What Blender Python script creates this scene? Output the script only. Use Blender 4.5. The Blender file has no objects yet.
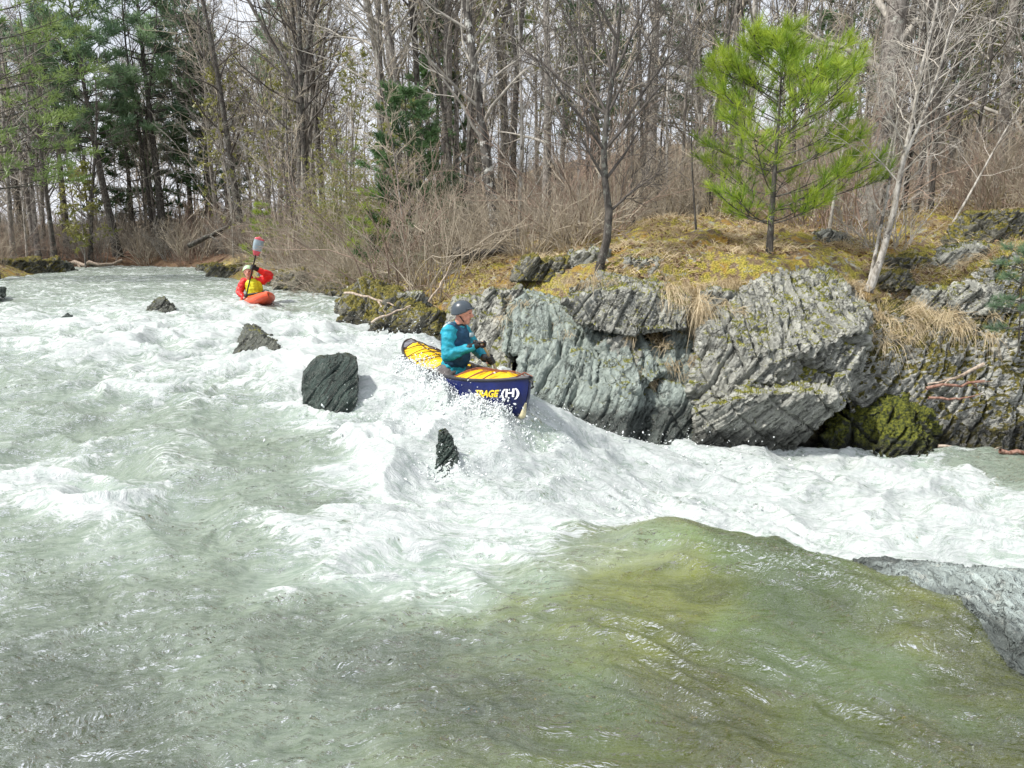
import bpy, bmesh, math, random
import numpy as np
from mathutils import Vector, Matrix

RNG = np.random.default_rng(7)
random.seed(7)
sc = bpy.context.scene
COL = sc.collection
PI = math.pi
rad = math.radians

# ------------------------------------------------------------------ camera
CAM = np.array([0.0, 0.0, 2.0])
FPX = 759.0
PITCH = rad(10.1)
cd = bpy.data.cameras.new('camera')
cam = bpy.data.objects.new('camera', cd)
COL.objects.link(cam)
cam.location = CAM
cam.rotation_euler = (PI / 2 - PITCH, 0, 0)
cd.sensor_width = 36.0
cd.lens = FPX / 1024 * 36.0
cd.clip_start = 0.05
cd.clip_end = 2000
sc.camera = cam
CP, SP = math.cos(PITCH), math.sin(PITCH)


def ray(px, py):
    a = (px - 512) / FPX
    b = (384 - py) / FPX
    return np.array([a, CP + b * SP, -SP + b * CP])


def at(px, py, Y):
    """world point seen at a pixel, Y metres in front of the viewer"""
    r = ray(px, py)
    return CAM + r * (Y / r[1])


def atz(px, py, z):
    r = ray(px, py)
    return CAM + r * ((z - CAM[2]) / r[2])


# ------------------------------------------------------------------ noise
_P = np.random.default_rng(11).permutation(256)
_P = np.concatenate([_P, _P, _P])
_a = np.random.default_rng(5).uniform(0, 2 * PI, 256)
_G2 = np.stack([np.cos(_a), np.sin(_a)], 1)
_G3 = np.random.default_rng(6).normal(size=(256, 3))
_G3 /= np.linalg.norm(_G3, axis=1, keepdims=True)


def _fade(t):
    return t * t * t * (t * (t * 6 - 15) + 10)


def noise2(x, y):
    xi = np.floor(x).astype(np.int64); yi = np.floor(y).astype(np.int64)
    xf = x - xi; yf = y - yi
    u = _fade(xf); v = _fade(yf)
    r = []
    for dx in (0, 1):
        for dy in (0, 1):
            g = _G2[_P[_P[(xi + dx) & 255] + ((yi + dy) & 255)]]
            r.append(g[..., 0] * (xf - dx) + g[..., 1] * (yf - dy))
    a = r[0] + v * (r[1] - r[0]); b = r[2] + v * (r[3] - r[2])
    return (a + u * (b - a)) * 1.5


def noise3(p):
    pi = np.floor(p).astype(np.int64)
    f = p - pi
    w = _fade(f)
    out = 0
    for dx in (0, 1):
        wx = w[:, 0] if dx else 1 - w[:, 0]
        for dy in (0, 1):
            wy = w[:, 1] if dy else 1 - w[:, 1]
            for dz in (0, 1):
                wz = w[:, 2] if dz else 1 - w[:, 2]
                g = _G3[_P[_P[_P[(pi[:, 0] + dx) & 255] + ((pi[:, 1] + dy) & 255)] + ((pi[:, 2] + dz) & 255)]]
                d = f - np.array([dx, dy, dz])
                out = out + wx * wy * wz * (g * d).sum(1)
    return out * 1.5


def fbm2(x, y, o=4, gain=0.5):
    s = 0; a = 1.0
    for i in range(o):
        s = s + a * noise2(x + 17.3 * i, y - 9.1 * i)
        x = x * 2.03; y = y * 2.03; a *= gain
    return s


def fbm3(p, o=4, gain=0.5):
    s = 0; a = 1.0
    for i in range(o):
        s = s + a * noise3(p + 13.7 * i); p = p * 2.03; a *= gain
    return s


def sstep(a, b, x):
    t = np.clip((x - a) / (b - a), 0, 1)
    return t * t * (3 - 2 * t)


# ------------------------------------------------------------------ objects
def link(o, parent=None):
    COL.objects.link(o)
    if parent is not None:
        o.parent = parent
    return o


def tag(o, label=None, cat=None, group=None, kind=None):
    if label: o['label'] = label
    if cat: o['category'] = cat
    if group: o['group'] = group
    if kind: o['kind'] = kind
    return o


def empty(name, loc=(0, 0, 0), rotz=0.0):
    o = bpy.data.objects.new(name, None)
    o.empty_display_size = 0.1
    o.location = loc
    o.rotation_euler = (0, 0, rotz)
    return link(o)


def mesh_data(name, V, F, smooth=True, attrs=None):
    V = np.ascontiguousarray(V, dtype=np.float32)
    me = bpy.data.meshes.new(name)
    if isinstance(F, np.ndarray):
        n = F.shape[1]
        me.vertices.add(len(V)); me.vertices.foreach_set('co', V.ravel())
        me.loops.add(F.size); me.loops.foreach_set('vertex_index', F.astype(np.int32).ravel())
        me.polygons.add(len(F))
        me.polygons.foreach_set('loop_start', np.arange(0, F.size, n, dtype=np.int32))
        me.update(calc_edges=True)
    else:
        me.from_pydata(V.tolist(), [], F)
    if smooth:
        me.polygons.foreach_set('use_smooth', np.ones(len(me.polygons), dtype=bool))
    if attrs:
        for k, a in attrs.items():
            at_ = me.attributes.new(k, 'FLOAT', 'POINT')
            at_.data.foreach_set('value', np.ascontiguousarray(a, dtype=np.float32))
    me.validate()
    me.update()
    return me


def mesh(name, V, F, mats, parent=None, smooth=True, attrs=None):
    me = mesh_data(name, V, F, smooth, attrs)
    for m in (mats if isinstance(mats, (list, tuple)) else [mats]):
        me.materials.append(m)
    return link(bpy.data.objects.new(name, me), parent)


def copy_tree(o, parent=None):
    c = o.copy(); COL.objects.link(c)
    if parent is not None:
        c.parent = parent
    for ch in list(o.children):
        copy_tree(ch, c)
    return c


class MB:
    """collects pieces of one part"""
    def __init__(self):
        self.V = []; self.F = []; self.n = 0

    def add(self, V, F):
        V = np.asarray(V, float)
        self.V.append(V)
        self.F.extend([tuple(int(i) + self.n for i in f) for f in F])
        self.n += len(V)
        return self

    def tube(self, pts, r, sides=8, cap=True):
        V, F = tube(pts, r, sides, cap)
        return self.add(V, F)

    def box(self, c, s, R=None):
        v = np.array([[x, y, z] for x in (-.5, .5) for y in (-.5, .5) for z in (-.5, .5)]) * np.array(s)
        if R is not None:
            v = v @ np.array(R).T
        v = v + np.array(c)
        return self.add(v, [(0, 1, 3, 2), (4, 6, 7, 5), (0, 4, 5, 1), (2, 3, 7, 6), (0, 2, 6, 4), (1, 5, 7, 3)])

    def ball(self, c, r, nu=12, nv=8):
        r = np.array(r) * np.ones(3)
        V = [[0, 0, 1]]
        for i in range(1, nv):
            t = PI * i / nv
            for j in range(nu):
                a = 2 * PI * j / nu
                V.append([math.sin(t) * math.cos(a), math.sin(t) * math.sin(a), math.cos(t)])
        V.append([0, 0, -1])
        F = []
        for j in range(nu):
            F.append((0, 1 + j, 1 + (j + 1) % nu))
        for i in range(nv - 2):
            for j in range(nu):
                a = 1 + i * nu + j; b = 1 + i * nu + (j + 1) % nu
                F.append((a, a + nu, b + nu, b))
        e = len(V) - 1
        for j in range(nu):
            F.append((e, e - nu + (j + 1) % nu, e - nu + j))
        return self.add(np.array(V) * r + np.array(c), F)

    def build(self, name, mat, parent=None, smooth=True):
        return mesh(name, np.concatenate(self.V), self.F, mat, parent, smooth)


def tube(pts, r, sides=8, cap=True):
    P = np.asarray(pts, float)
    n = len(P)
    r = np.ones(n) * np.asarray(r, float)
    T = np.gradient(P, axis=0)
    T /= np.linalg.norm(T, axis=1, keepdims=True) + 1e-9
    up = np.array([0, 0, 1.0]) if abs(T[:, 2]).mean() < 0.8 else np.array([1.0, 0, 0])
    A = np.cross(T, up); A /= np.linalg.norm(A, axis=1, keepdims=True) + 1e-9
    B = np.cross(T, A)
    an = np.arange(sides) * 2 * PI / sides
    V = P[:, None, :] + r[:, None, None] * (np.cos(an)[None, :, None] * A[:, None, :] + np.sin(an)[None, :, None] * B[:, None, :])
    V = V.reshape(-1, 3)
    F = []
    for i in range(n - 1):
        for j in range(sides):
            k = (j + 1) % sides
            F.append((i * sides + j, i * sides + k, (i + 1) * sides + k, (i + 1) * sides + j))
    if cap:
        F.append(tuple(range(sides)))
        F.append(tuple((n - 1) * sides + j for j in reversed(range(sides))))
    return V, F


def tubes_np(Pl, Rl, sides):
    """many polylines (same length) at once -> V, quads"""
    P = np.asarray(Pl, float); R = np.asarray(Rl, float)
    t, n, _ = P.shape
    T = np.gradient(P, axis=1)
    T /= np.linalg.norm(T, axis=2, keepdims=True) + 1e-9
    up = np.where((np.abs(T[:, :, 2]).mean(1) < 0.8)[:, None, None], np.array([0, 0, 1.0]), np.array([1.0, 0, 0]))
    A = np.cross(T, np.broadcast_to(up, T.shape)); A /= np.linalg.norm(A, axis=2, keepdims=True) + 1e-9
    B = np.cross(T, A)
    an = np.arange(sides) * 2 * PI / sides
    V = P[:, :, None, :] + R[:, :, None, None] * (np.cos(an)[:, None] * A[:, :, None, :] + np.sin(an)[:, None] * B[:, :, None, :])
    idx = np.arange(t * n * sides).reshape(t, n, sides)
    a = idx[:, :-1, :]; b = idx[:, 1:, :]
    F = np.stack([a, np.roll(a, -1, 2), np.roll(b, -1, 2), b], -1).reshape(-1, 4)
    return V.reshape(-1, 3), F


def cat_vf(items):
    V = []; F = []; n = 0
    for v, f in items:
        V.append(v); F.append(f + n); n += len(v)
    return np.concatenate(V), np.concatenate(F)


# ------------------------------------------------------------------ materials
class NT:
    def __init__(self, name):
        self.m = bpy.data.materials.new(name)
        self.m.use_nodes = True
        self.t = self.m.node_tree
        self.t.nodes.clear()
        self.out = self.t.nodes.new('ShaderNodeOutputMaterial')

    def n(self, typ, **kw):
        nd = self.t.nodes.new('ShaderNode' + typ)
        for k, v in kw.items():
            if k.startswith('i_'):
                self.set(nd, k[2:].replace('_', ' '), v)
            else:
                setattr(nd, k, v)
        return nd

    def set(self, nd, key, v):
        s = nd.inputs[int(key)] if key.isdigit() else nd.inputs[key]
        if hasattr(v, 'is_output'):
            self.t.links.new(v, s)
        elif isinstance(v, bpy.types.Node):
            self.t.links.new(v.outputs[0], s)
        else:
            if isinstance(v, (tuple, list)) and s.type == 'RGBA' and len(v) == 3:
                v = (*v, 1)
            s.default_value = v

    def math(self, op, a, b=0.0, c=None, clamp=False):
        nd = self.n('Math', operation=op, use_clamp=clamp)
        self.set(nd, '0', a); self.set(nd, '1', b)
        if c is not None: self.set(nd, '2', c)
        return nd.outputs[0]

    def ramp(self, f, a, b, c0=0.0, c1=1.0):
        nd = self.n('MapRange', interpolation_type='SMOOTHSTEP')
        for k, v in zip('01234', (f, a, b, c0, c1)):
            self.set(nd, k, v)
        return nd.outputs[0]

    def mix(self, f, a, b, mode='MIX'):
        nd = self.n('Mix', data_type='RGBA', blend_type=mode)
        self.set(nd, '0', f); self.set(nd, '6', a); self.set(nd, '7', b)
        return nd.outputs[2]

    def noise(self, vec=None, scale=5.0, detail=4.0, rough=0.55, dist=0.0):
        nd = self.n('TexNoise', i_Scale=scale, i_Detail=detail, i_Roughness=rough, i_Distortion=dist)
        if vec is not None:
            self.set(nd, 'Vector', vec)
        return nd.outputs[0]

    def pos(self):
        return self.n('NewGeometry').outputs['Position']

    def obj(self):
        return self.n('TexCoord').outputs['Object']

    def mapping(self, vec, rot=(0, 0, 0), scale=(1, 1, 1)):
        return self.n('Mapping', i_Vector=vec, i_Rotation=rot, i_Scale=scale).outputs[0]

    def attr(self, name):
        return self.n('Attribute', attribute_name=name).outputs['Fac']

    def bump(self, h, strength=0.5, dist=0.02):
        return self.n('Bump', i_Height=h, i_Strength=strength, i_Distance=dist).outputs[0]

    def bsdf(self, col, rough=0.7, normal=None, spec=0.4, **kw):
        b = self.n('BsdfPrincipled')
        self.set(b, 'Base Color', col); self.set(b, 'Roughness', rough)
        self.set(b, 'Specular IOR Level', spec)
        if normal is not None: self.set(b, 'Normal', normal)
        for k, v in kw.items():
            self.set(b, k.replace('_', ' '), v)
        return b.outputs[0]

    def done(self, sh):
        self.t.links.new(sh, self.out.inputs['Surface'])
        return self.m


def plain(name, col, rough=0.6, var=0.12, scale=9.0, bump=0.0, bscale=60.0, spec=0.4, **kw):
    t = NT(name)
    o = t.obj()
    f = t.noise(o, scale, 4)
    dark = tuple(c * (1 - var * 2) for c in col); lite = tuple(min(1, c * (1 + var * 2)) for c in col)
    c = t.mix(t.ramp(f, .3, .7), dark, lite)
    nrm = t.bump(t.noise(o, bscale, 3), bump, 0.01) if bump else None
    return t.done(t.bsdf(c, rough, nrm, spec, **kw))


# ------------------------------------------------------------------ sun, sky
SUN_DIR = Vector((-0.60, -0.22, 0.80)).normalized()     # towards the sun: high, from the left
w = bpy.data.worlds.new('World'); sc.world = w; w.use_nodes = True
wt = w.node_tree; wt.nodes.clear()
wo = wt.nodes.new('ShaderNodeOutputWorld'); bg = wt.nodes.new('ShaderNodeBackground')
sky = wt.nodes.new('ShaderNodeTexSky'); sky.sky_type = 'NISHITA'; sky.sun_disc = False
sky.sun_elevation = math.asin(SUN_DIR.z)
sky.sun_rotation = math.atan2(SUN_DIR.x, SUN_DIR.y)
sky.dust_density = 3.0
tc = wt.nodes.new('ShaderNodeTexCoord')
mp = wt.nodes.new('ShaderNodeMapping'); mp.inputs['Scale'].default_value = (1.2, 1.2, 2.5)
nz = wt.nodes.new('ShaderNodeTexNoise'); nz.inputs['Scale'].default_value = 2.2; nz.inputs['Detail'].default_value = 6
mr = wt.nodes.new('ShaderNodeMapRange'); mr.interpolation_type = 'SMOOTHSTEP'
mr.inputs[1].default_value = 0.30; mr.inputs[2].default_value = 0.62; mr.inputs[3].default_value = 0.62; mr.inputs[4].default_value = 1.0
mx = wt.nodes.new('ShaderNodeMix'); mx.data_type = 'RGBA'
mx.inputs[7].default_value = (8.2, 8.5, 9.1, 1)
L = wt.links.new
L(tc.outputs['Generated'], mp.inputs['Vector']); L(mp.outputs[0], nz.inputs['Vector']); L(nz.outputs[0], mr.inputs[0])
L(mr.outputs[0], mx.inputs[0]); L(sky.outputs[0], mx.inputs[6]); L(mx.outputs[2], bg.inputs['Color'])
bg.inputs['Strength'].default_value = 0.10
L(bg.outputs[0], wo.inputs['Surface'])

sd = bpy.data.lights.new('sun', 'SUN'); sun = link(bpy.data.objects.new('sun', sd))
sd.energy = 4.2; sd.angle = rad(4.0); sd.color = (1.0, 0.955, 0.89)
sun.rotation_euler = SUN_DIR.to_track_quat('Z', 'Y').to_euler()
sun.location = (-20, -8, 30)

sc.view_settings.view_transform = 'Standard'
sc.view_settings.look = 'None'
sc.view_settings.exposure = 0.42
sc.view_settings.gamma = 1.0
sc.render.engine = 'CYCLES'
sc.cycles.use_denoising = True
sc.cycles.sample_clamp_direct = 1.2
sc.cycles.sample_clamp_indirect = 2.0
sc.cycles.max_bounces = 6
sc.cycles.transparent_max_bounces = 8
sc.cycles.caustics_reflective = False
sc.cycles.caustics_refractive = False
# ------------------------------------------------------------------ river shape
def qc(x, y):
    y = np.maximum(y, 0.6)
    return np.stack([2.2 * x / y, 2.0 * np.log(y)], -1)


class RBF:
    def __init__(self, P, val, k=1.0):
        self.q = qc(P[:, 0], P[:, 1])
        d = np.linalg.norm(self.q[:, None] - self.q[None], axis=-1)
        A = d + 0
        n = len(P)
        M = np.zeros((n + 1, n + 1)); M[:n, :n] = A - 0.02 * np.eye(n); M[:n, n] = 1; M[n, :n] = 1
        self.w = np.linalg.solve(M, np.append(val, 0))

    def __call__(self, x, y):
        x = np.asarray(x, float); y = np.asarray(y, float)
        sh = x.shape
        q = qc(x.ravel(), y.ravel())
        out = np.full(len(q), self.w[-1])
        for i in range(len(self.q)):
            out += self.w[i] * np.sqrt(((q - self.q[i]) ** 2).sum(1))
        return out.reshape(sh)


WP = [(60, 268, .9), (200, 270, .9), (0, 290, .87), (100, 285, .88), (250, 292, .86), (300, 291, .86), (60, 310, .8), (160, 312, .79),
      (262, 306, .8), (330, 305, .80), (20, 345, .58), (120, 345, .6), (200, 335, .63), (300, 340, .62), (352, 335, .66), (375, 352, .55),
      (-60, 370, .42), (60, 372, .42), (170, 375, .42), (270, 370, .47), (330, 405, .36), (400, 385, .45), (450, 397, .43), (500, 408, .42),
      (530, 413, .38), (565, 428, .1), (40, 410, .30), (150, 410, .28), (250, 415, .30), (40, 460, .12), (110, 485, .14), (220, 450, .18),
      (300, 460, .12), (350, 440, .22), (400, 430, .25), (480, 440, .18), (450, 488, -.02), (540, 460, .0), (600, 446, -.2), (650, 450, -.38),
      (700, 462, -.48), (780, 470, -.54), (860, 476, -.58), (940, 470, -.6), (1024, 470, -.6), (1150, 475, -.6),
      (560, 500, -.2), (640, 500, -.42), (700, 503, -.5), (800, 515, -.56), (900, 535, -.6), (1000, 550, -.62), (1100, 560, -.62),
      (400, 520, .0), (330, 520, .03), (200, 530, .03), (60, 530, .03), (520, 530, -.05), (480, 560, .0), (560, 552, .0),
      (640, 524, .03), (700, 522, .08), (780, 534, .11), (850, 558, .10), (905, 580, .08), (960, 600, .06),
      (600, 600, .0), (700, 590, .04), (800, 600, .06), (870, 620, .03), (700, 660, -.04), (820, 680, -.06), (930, 690, -.08),
      (1024, 700, -.1), (1100, 720, -.1), (500, 650, 0), (300, 650, 0), (100, 650, 0), (-60, 600, 0), (-100, 500, .1),
      (100, 760, 0), (400, 760, 0), (700, 760, -.05), (1000, 765, -.1), (1150, 780, -.1), (-150, 760, 0)]
WPp = [atz(*p) for p in WP]
# behind the ledge the bed falls away steeply into the chute
for px, py, dz, dy in [(640, 524, -.30, .55), (700, 522, -.42, .6), (780, 534, -.5, .6), (850, 558, -.55, .6), (930, 585, -.6, .7), (1024, 590, -.6, .8),
                       (1150, 590, -.6, .8)]:
    b = atz(px, py, .06); WPp.append(np.array([b[0] * (b[1] + dy) / b[1], b[1] + dy, .06 + dz]))
WPp = np.array(WPp)
water_z = RBF(WPp, WPp[:, 2])

right_shore = [(1500, 470, -.6), (1100, 466, -.6), (1024, 462, -.6), (940, 466, -.6), (850, 468, -.58), (760, 458, -.52), (690, 444, -.42), (630, 438, -.32),
               (575, 425, -.03), (538, 398, .33), (480, 362, .5), (420, 345, .58), (352, 318, .75), (335, 292, .85), (280, 288, .86), (230, 282, .87),
               (200, 274, .88), (205, 268.6, .9)]
left_shore = [(130, 266.5, .9), (62, 268, .9), (66, 271, .9), (40, 277, .88), (0, 281, .88), (-80, 290, .87), (-300, 302, .8)]
S1 = [atz(*p)[:2] for p in right_shore]; S2 = [atz(*p)[:2] for p in left_shore]
LAND_SHORE = np.array(S1 + S2)
POLY = np.array(S1 + S2 + [np.array([-40, 14]), np.array([-40, -5]), np.array([30, -5]), np.array([30, S1[0][1]])])


def shore_dist(x, y):
    """signed distance to the waterline: positive on land"""
    x = np.asarray(x, float); y = np.asarray(y, float)
    best = np.full(x.shape, 1e9)
    for a, b in zip(LAND_SHORE[:-1], LAND_SHORE[1:]):
        ab = b - a
        t = np.clip(((x - a[0]) * ab[0] + (y - a[1]) * ab[1]) / (ab @ ab + 1e-12), 0, 1)
        best = np.minimum(best, np.hypot(x - a[0] - t * ab[0], y - a[1] - t * ab[1]))
    ins = np.zeros(x.shape, bool)
    n = len(POLY)
    for i in range(n):
        a = POLY[i]; b = POLY[(i + 1) % n]
        c = ((a[1] > y) != (b[1] > y)) & (x < (b[0] - a[0]) * (y - a[1]) / (b[1] - a[1] + 1e-12) + a[0])
        ins ^= c
    return np.where(ins, -best, best)


BP = [(600, 268, 11.8), (560, 278, 11.6), (520, 282, 12), (640, 262, 11.6), (700, 262, 11.6), (700, 235, 13), (770, 250, 12), (680, 218, 15.5), (860, 238, 15),
      (820, 262, 11.6), (870, 290, 11), (920, 312, 10.9), (900, 262, 12.2), (1000, 222, 13.5), (950, 216, 15), (1030, 244, 11.4), (1150, 240, 11.5), (1150, 215, 14),
      (450, 290, 12.8), (480, 272, 14.5), (400, 268, 17), (360, 280, 16), (330, 266, 21), (280, 268, 25), (230, 262, 31), (300, 255, 28), (500, 250, 20), (600, 232, 21),
      (700, 215, 22), (800, 205, 25), (1000, 200, 25), (200, 260, 46), (100, 259, 48), (0, 258, 40), (30, 266, 34), (-60, 255, 40),
      (-200, 262, 25), (600, 190, 50), (900, 165, 50), (450, 215, 60), (200, 246, 70), (0, 246, 70), (-300, 246, 60), (-400, 240, 100), (1000, 130, 80), (700, 150, 90), (1200, 140, 50),
      (500, 190, 95), (330, 230, 100), (200, 238, 130), (0, 238, 130), (600, 160, 200), (1000, 120, 200), (300, 222, 200), (0, 232, 300), (500, 190, 300)]
BPp = np.array([at(*p) for p in BP])
bank_z = RBF(BPp, BPp[:, 2])


def ground_z(x, y, detail=True):
    x = np.asarray(x, float); y = np.asarray(y, float)
    d = shore_dist(x, y)
    wl = water_z(x, y)
    bz = bank_z(x, y)
    wl2 = np.where(d > 0, np.minimum(wl, np.maximum(bz - .1, -0.6)), wl)
    steep = sstep(14, 10.5, y)
    wid = 1.3 + 1.2 * (1 - steep)
    near_l = np.where(x < -8, 1.5, wid)
    cl = steep * sstep(-1.2, .2, x)
    t = sstep(0.0, 1.0, (d - 0.15 * steep - .75 * cl) / (near_l + .5 * cl))
    land = wl2 - .12 + (bz - wl2 + .12) * t
    bed = wl - np.clip(.12 + .45 * -d, 0.1, 0.55)
    z = np.where(d > 0, land, bed)
    if detail:
        n = fbm2(x * .9, y * .9, 4) + .55 * fbm2(x * 3.7, y * 3.7, 3)
        z = z + np.where(d > 0, n * .13 * np.clip(d, 0, 1), n * .08)
        far = sstep(20, 60, y)
        z = z + np.where(d > 1, far * 1.2 * fbm2(x * .06, y * .06, 3) * np.clip((d - 1) / 6, 0, 1), 0)
    return z


# ------------------------------------------------------------------ ground
def fan(u0, u1, nu, y0, y1, ny):
    u = np.linspace(u0, u1, nu); y = np.exp(np.linspace(math.log(y0), math.log(y1), ny))
    Y = np.repeat(y[:, None], nu, 1); X = Y * u[None, :]
    i = np.arange(nu * ny).reshape(ny, nu)
    F = np.stack([i[:-1, :-1], i[:-1, 1:], i[1:, 1:], i[1:, :-1]], -1).reshape(-1, 4)
    return X, Y, F


t = NT('forest_floor')
p = t.pos()
n1 = t.noise(p, 1.6, 6, .62); n2 = t.noise(p, 7.0, 5, .6); n3 = t.noise(p, 38.0, 3, .6)
straw = t.mix(t.ramp(n2, .38, .62), (.17, .12, .07), (.50, .40, .27))
litter = t.mix(t.ramp(n3, .4, .6), (.15, .10, .065), (.36, .27, .18))
c = t.mix(t.ramp(n1, .42, .56), litter, straw)
moss = t.mix(t.ramp(n3, .38, .6), (.19, .18, .035), (.50, .42, .085))
moss = t.mix(t.ramp(t.noise(p, 2.7, 3), .5, .66), moss, (.36, .22, .05))
nearm = t.attr('moss')
c = t.mix(t.math('MULTIPLY', t.ramp(n2, .41, .55), nearm, clamp=True), c, moss)
lich = t.ramp(t.noise(p, 4.2, 6, .75), .56, .62)
c = t.mix(t.math('MULTIPLY', lich, t.math('MULTIPLY', nearm, .85)), c, (.40, .41, .36))
red = t.attr('red')
c = t.mix(t.math('MULTIPLY', red, t.ramp(n2, .3, .6)), c, (.165, .095, .07))
c = t.mix(t.attr('rocky'), c, t.mix(t.ramp(n2, .35, .65), (.035, .036, .03), (.13, .13, .115)))
bed = t.attr('bed')
bn = t.noise(p, 3.2, 4, .55)
bcol = t.mix(t.ramp(bn, .35, .65), (.085, .085, .04), (.18, .185, .085))
bcol = t.mix(t.ramp(t.noise(p, 1.3, 2), .56, .68), bcol, (.22, .22, .10))
bcol = t.mix(t.math('MULTIPLY', t.attr('sand'), t.ramp(bn, .3, .55)), bcol, (.68, .68, .36))
c = t.mix(bed, c, bcol)
hb = t.math('ADD', t.math('MULTIPLY', n2, .6), t.math('MULTIPLY', n3, .4))
M_ground = t.done(t.bsdf(c, .9, t.bump(hb, 1.0, .16), .2))

X, Y, F = fan(-1.6, 1.6, 520, 1.6, 520, 640)
sand = sum(np.exp(-(((X - q[0]) / a) ** 2 + ((Y - q[1]) / b) ** 2)) for q, a, b in ((atz(640, 690, -.1), .55, .30), (atz(560, 720, -.1), .35, .2), (atz(300, 745, -.1), .3, .15), (atz(850, 655, -.1), .3, .2)))
d = shore_dist(X, Y)
Z = ground_z(X, Y)
mossA = sstep(34, 16, Y) * sstep(0.0, .5, d)
mossA = np.maximum(mossA, sstep(2.5, .3, d) * (d > 0))
redA = sstep(36, 42, Y) * (X < 0) * sstep(14, 4, d)
ground = mesh('ground', np.stack([X, Y, Z], -1).reshape(-1, 3), F, M_ground,
              attrs={'moss': mossA.ravel(), 'red': redA.ravel(), 'sand': np.clip(sand, 0, 1).ravel(), 'rocky': (sstep(14, 11, Y) * sstep(-1.5, 0, X) * sstep(1.5, .9, d)).ravel(), 'bed': (sstep(.05, -.05, d)).ravel()})
tag(ground, kind='structure')

# ------------------------------------------------------------------ water
FO = [(20, 300, 0.32), (100, 300, 0.34), (60, 345, 0.38), (150, 345, 0.4), (200, 310, 0.42), (300, 310, 0.34), (250, 280, 0.32), (100, 275, 0.32), (190, 290, 0.32),
      (40, 380, 0.28), (150, 392, 0.38), (220, 400, 0.3), (100, 425, 0.23), (30, 440, 0.27), (20, 480, 0.34), (60, 490, 0.48), (110, 502, 0.52), (160, 515, 0.34),
      (30, 540, 0.22), (100, 548, 0.3), (200, 440, 0.29), (240, 435, 0.22), (270, 460, 0.2), (250, 415, 0.3), (330, 455, 0.25), (230, 500, 0.24), (180, 530, 0.26),
      (300, 520, 0.26), (335, 330, 0.5), (350, 345, 0.8), (370, 345, 0.98), (330, 420, 0.46), (380, 400, 0.9), (420, 425, 0.95), (380, 455, 0.8), (420, 480, 0.92),
      (400, 520, 0.62), (330, 545, 0.37), (400, 572, 0.56), (380, 566, 0.6), (450, 545, 0.45), (300, 572, 0.3), (200, 560, 0.22),
      (470, 402, 0.85), (510, 412, 0.85), (500, 440, 0.8), (560, 450, 0.52), (540, 425, 0.48), (500, 500, 0.96), (600, 480, 0.98), (700, 475, 1), (800, 500, 0.97), (900, 505, 0.95),
      (1000, 520, 0.93), (980, 468, 0.25), (1020, 470, 0.16), (940, 482, 0.72), (650, 512, 0.95), (560, 525, 0.88), (850, 535, 0.95), (1000, 560, 0.95), (1100, 540, 0.9),
      (500, 548, 0.6), (450, 470, 0.9), (520, 580, 0.32), (600, 545, 0.3), (660, 530, 0.25), (720, 532, 0.1), (780, 545, 0.06), (640, 600, 0.14), (580, 625, 0.14), (800, 600, 0.05), (900, 650, 0.1),
      (880, 552, 0.9), (100, 600, 0.13), (200, 600, 0.14), (300, 625, 0.12), (400, 650, 0.08), (500, 700, 0.06), (700, 700, 0.05), (900, 740, 0.05),
      (100, 740, 0.06), (50, 680, 0.08), (1000, 700, 0.06), (-80, 500, 0.24), (-80, 400, 0.28), (-80, 650, 0.1), (150, 470, 0.29), (320, 500, 0.24)]
FOp = []
for px, py, f in FO:
    for _ in range(5):
        a = ray(px, py)
        # walk to the surface
    s = 2.0
    for k in range(60):
        q = CAM + a * s
        dz = q[2] - float(water_z(np.array([q[0]]), np.array([q[1]]))[0])
        s += dz / (-a[2]) * .6
        s = max(s, .5)
    FOp.append((*((CAM + a * s)[:2]), f))
FOp = np.array(FOp)
fq = qc(FOp[:, 0], FOp[:, 1])


def foam_map(x, y):
    q = qc(x.ravel(), y.ravel())
    num = np.zeros(len(q)); den = np.full(len(q), 1e-9)
    for i in range(len(fq)):
        d2 = ((q - fq[i]) ** 2 * np.array([1.0, 1.6])).sum(1)
        wgt = 1.0 / (d2 + .004) ** 2
        num += wgt * FOp[i, 2]; den += wgt
    return (num / den).reshape(x.shape)


CANOE = (-.626, 8.575, 1.54 / 3.065, -2.65 / 3.065)


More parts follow.
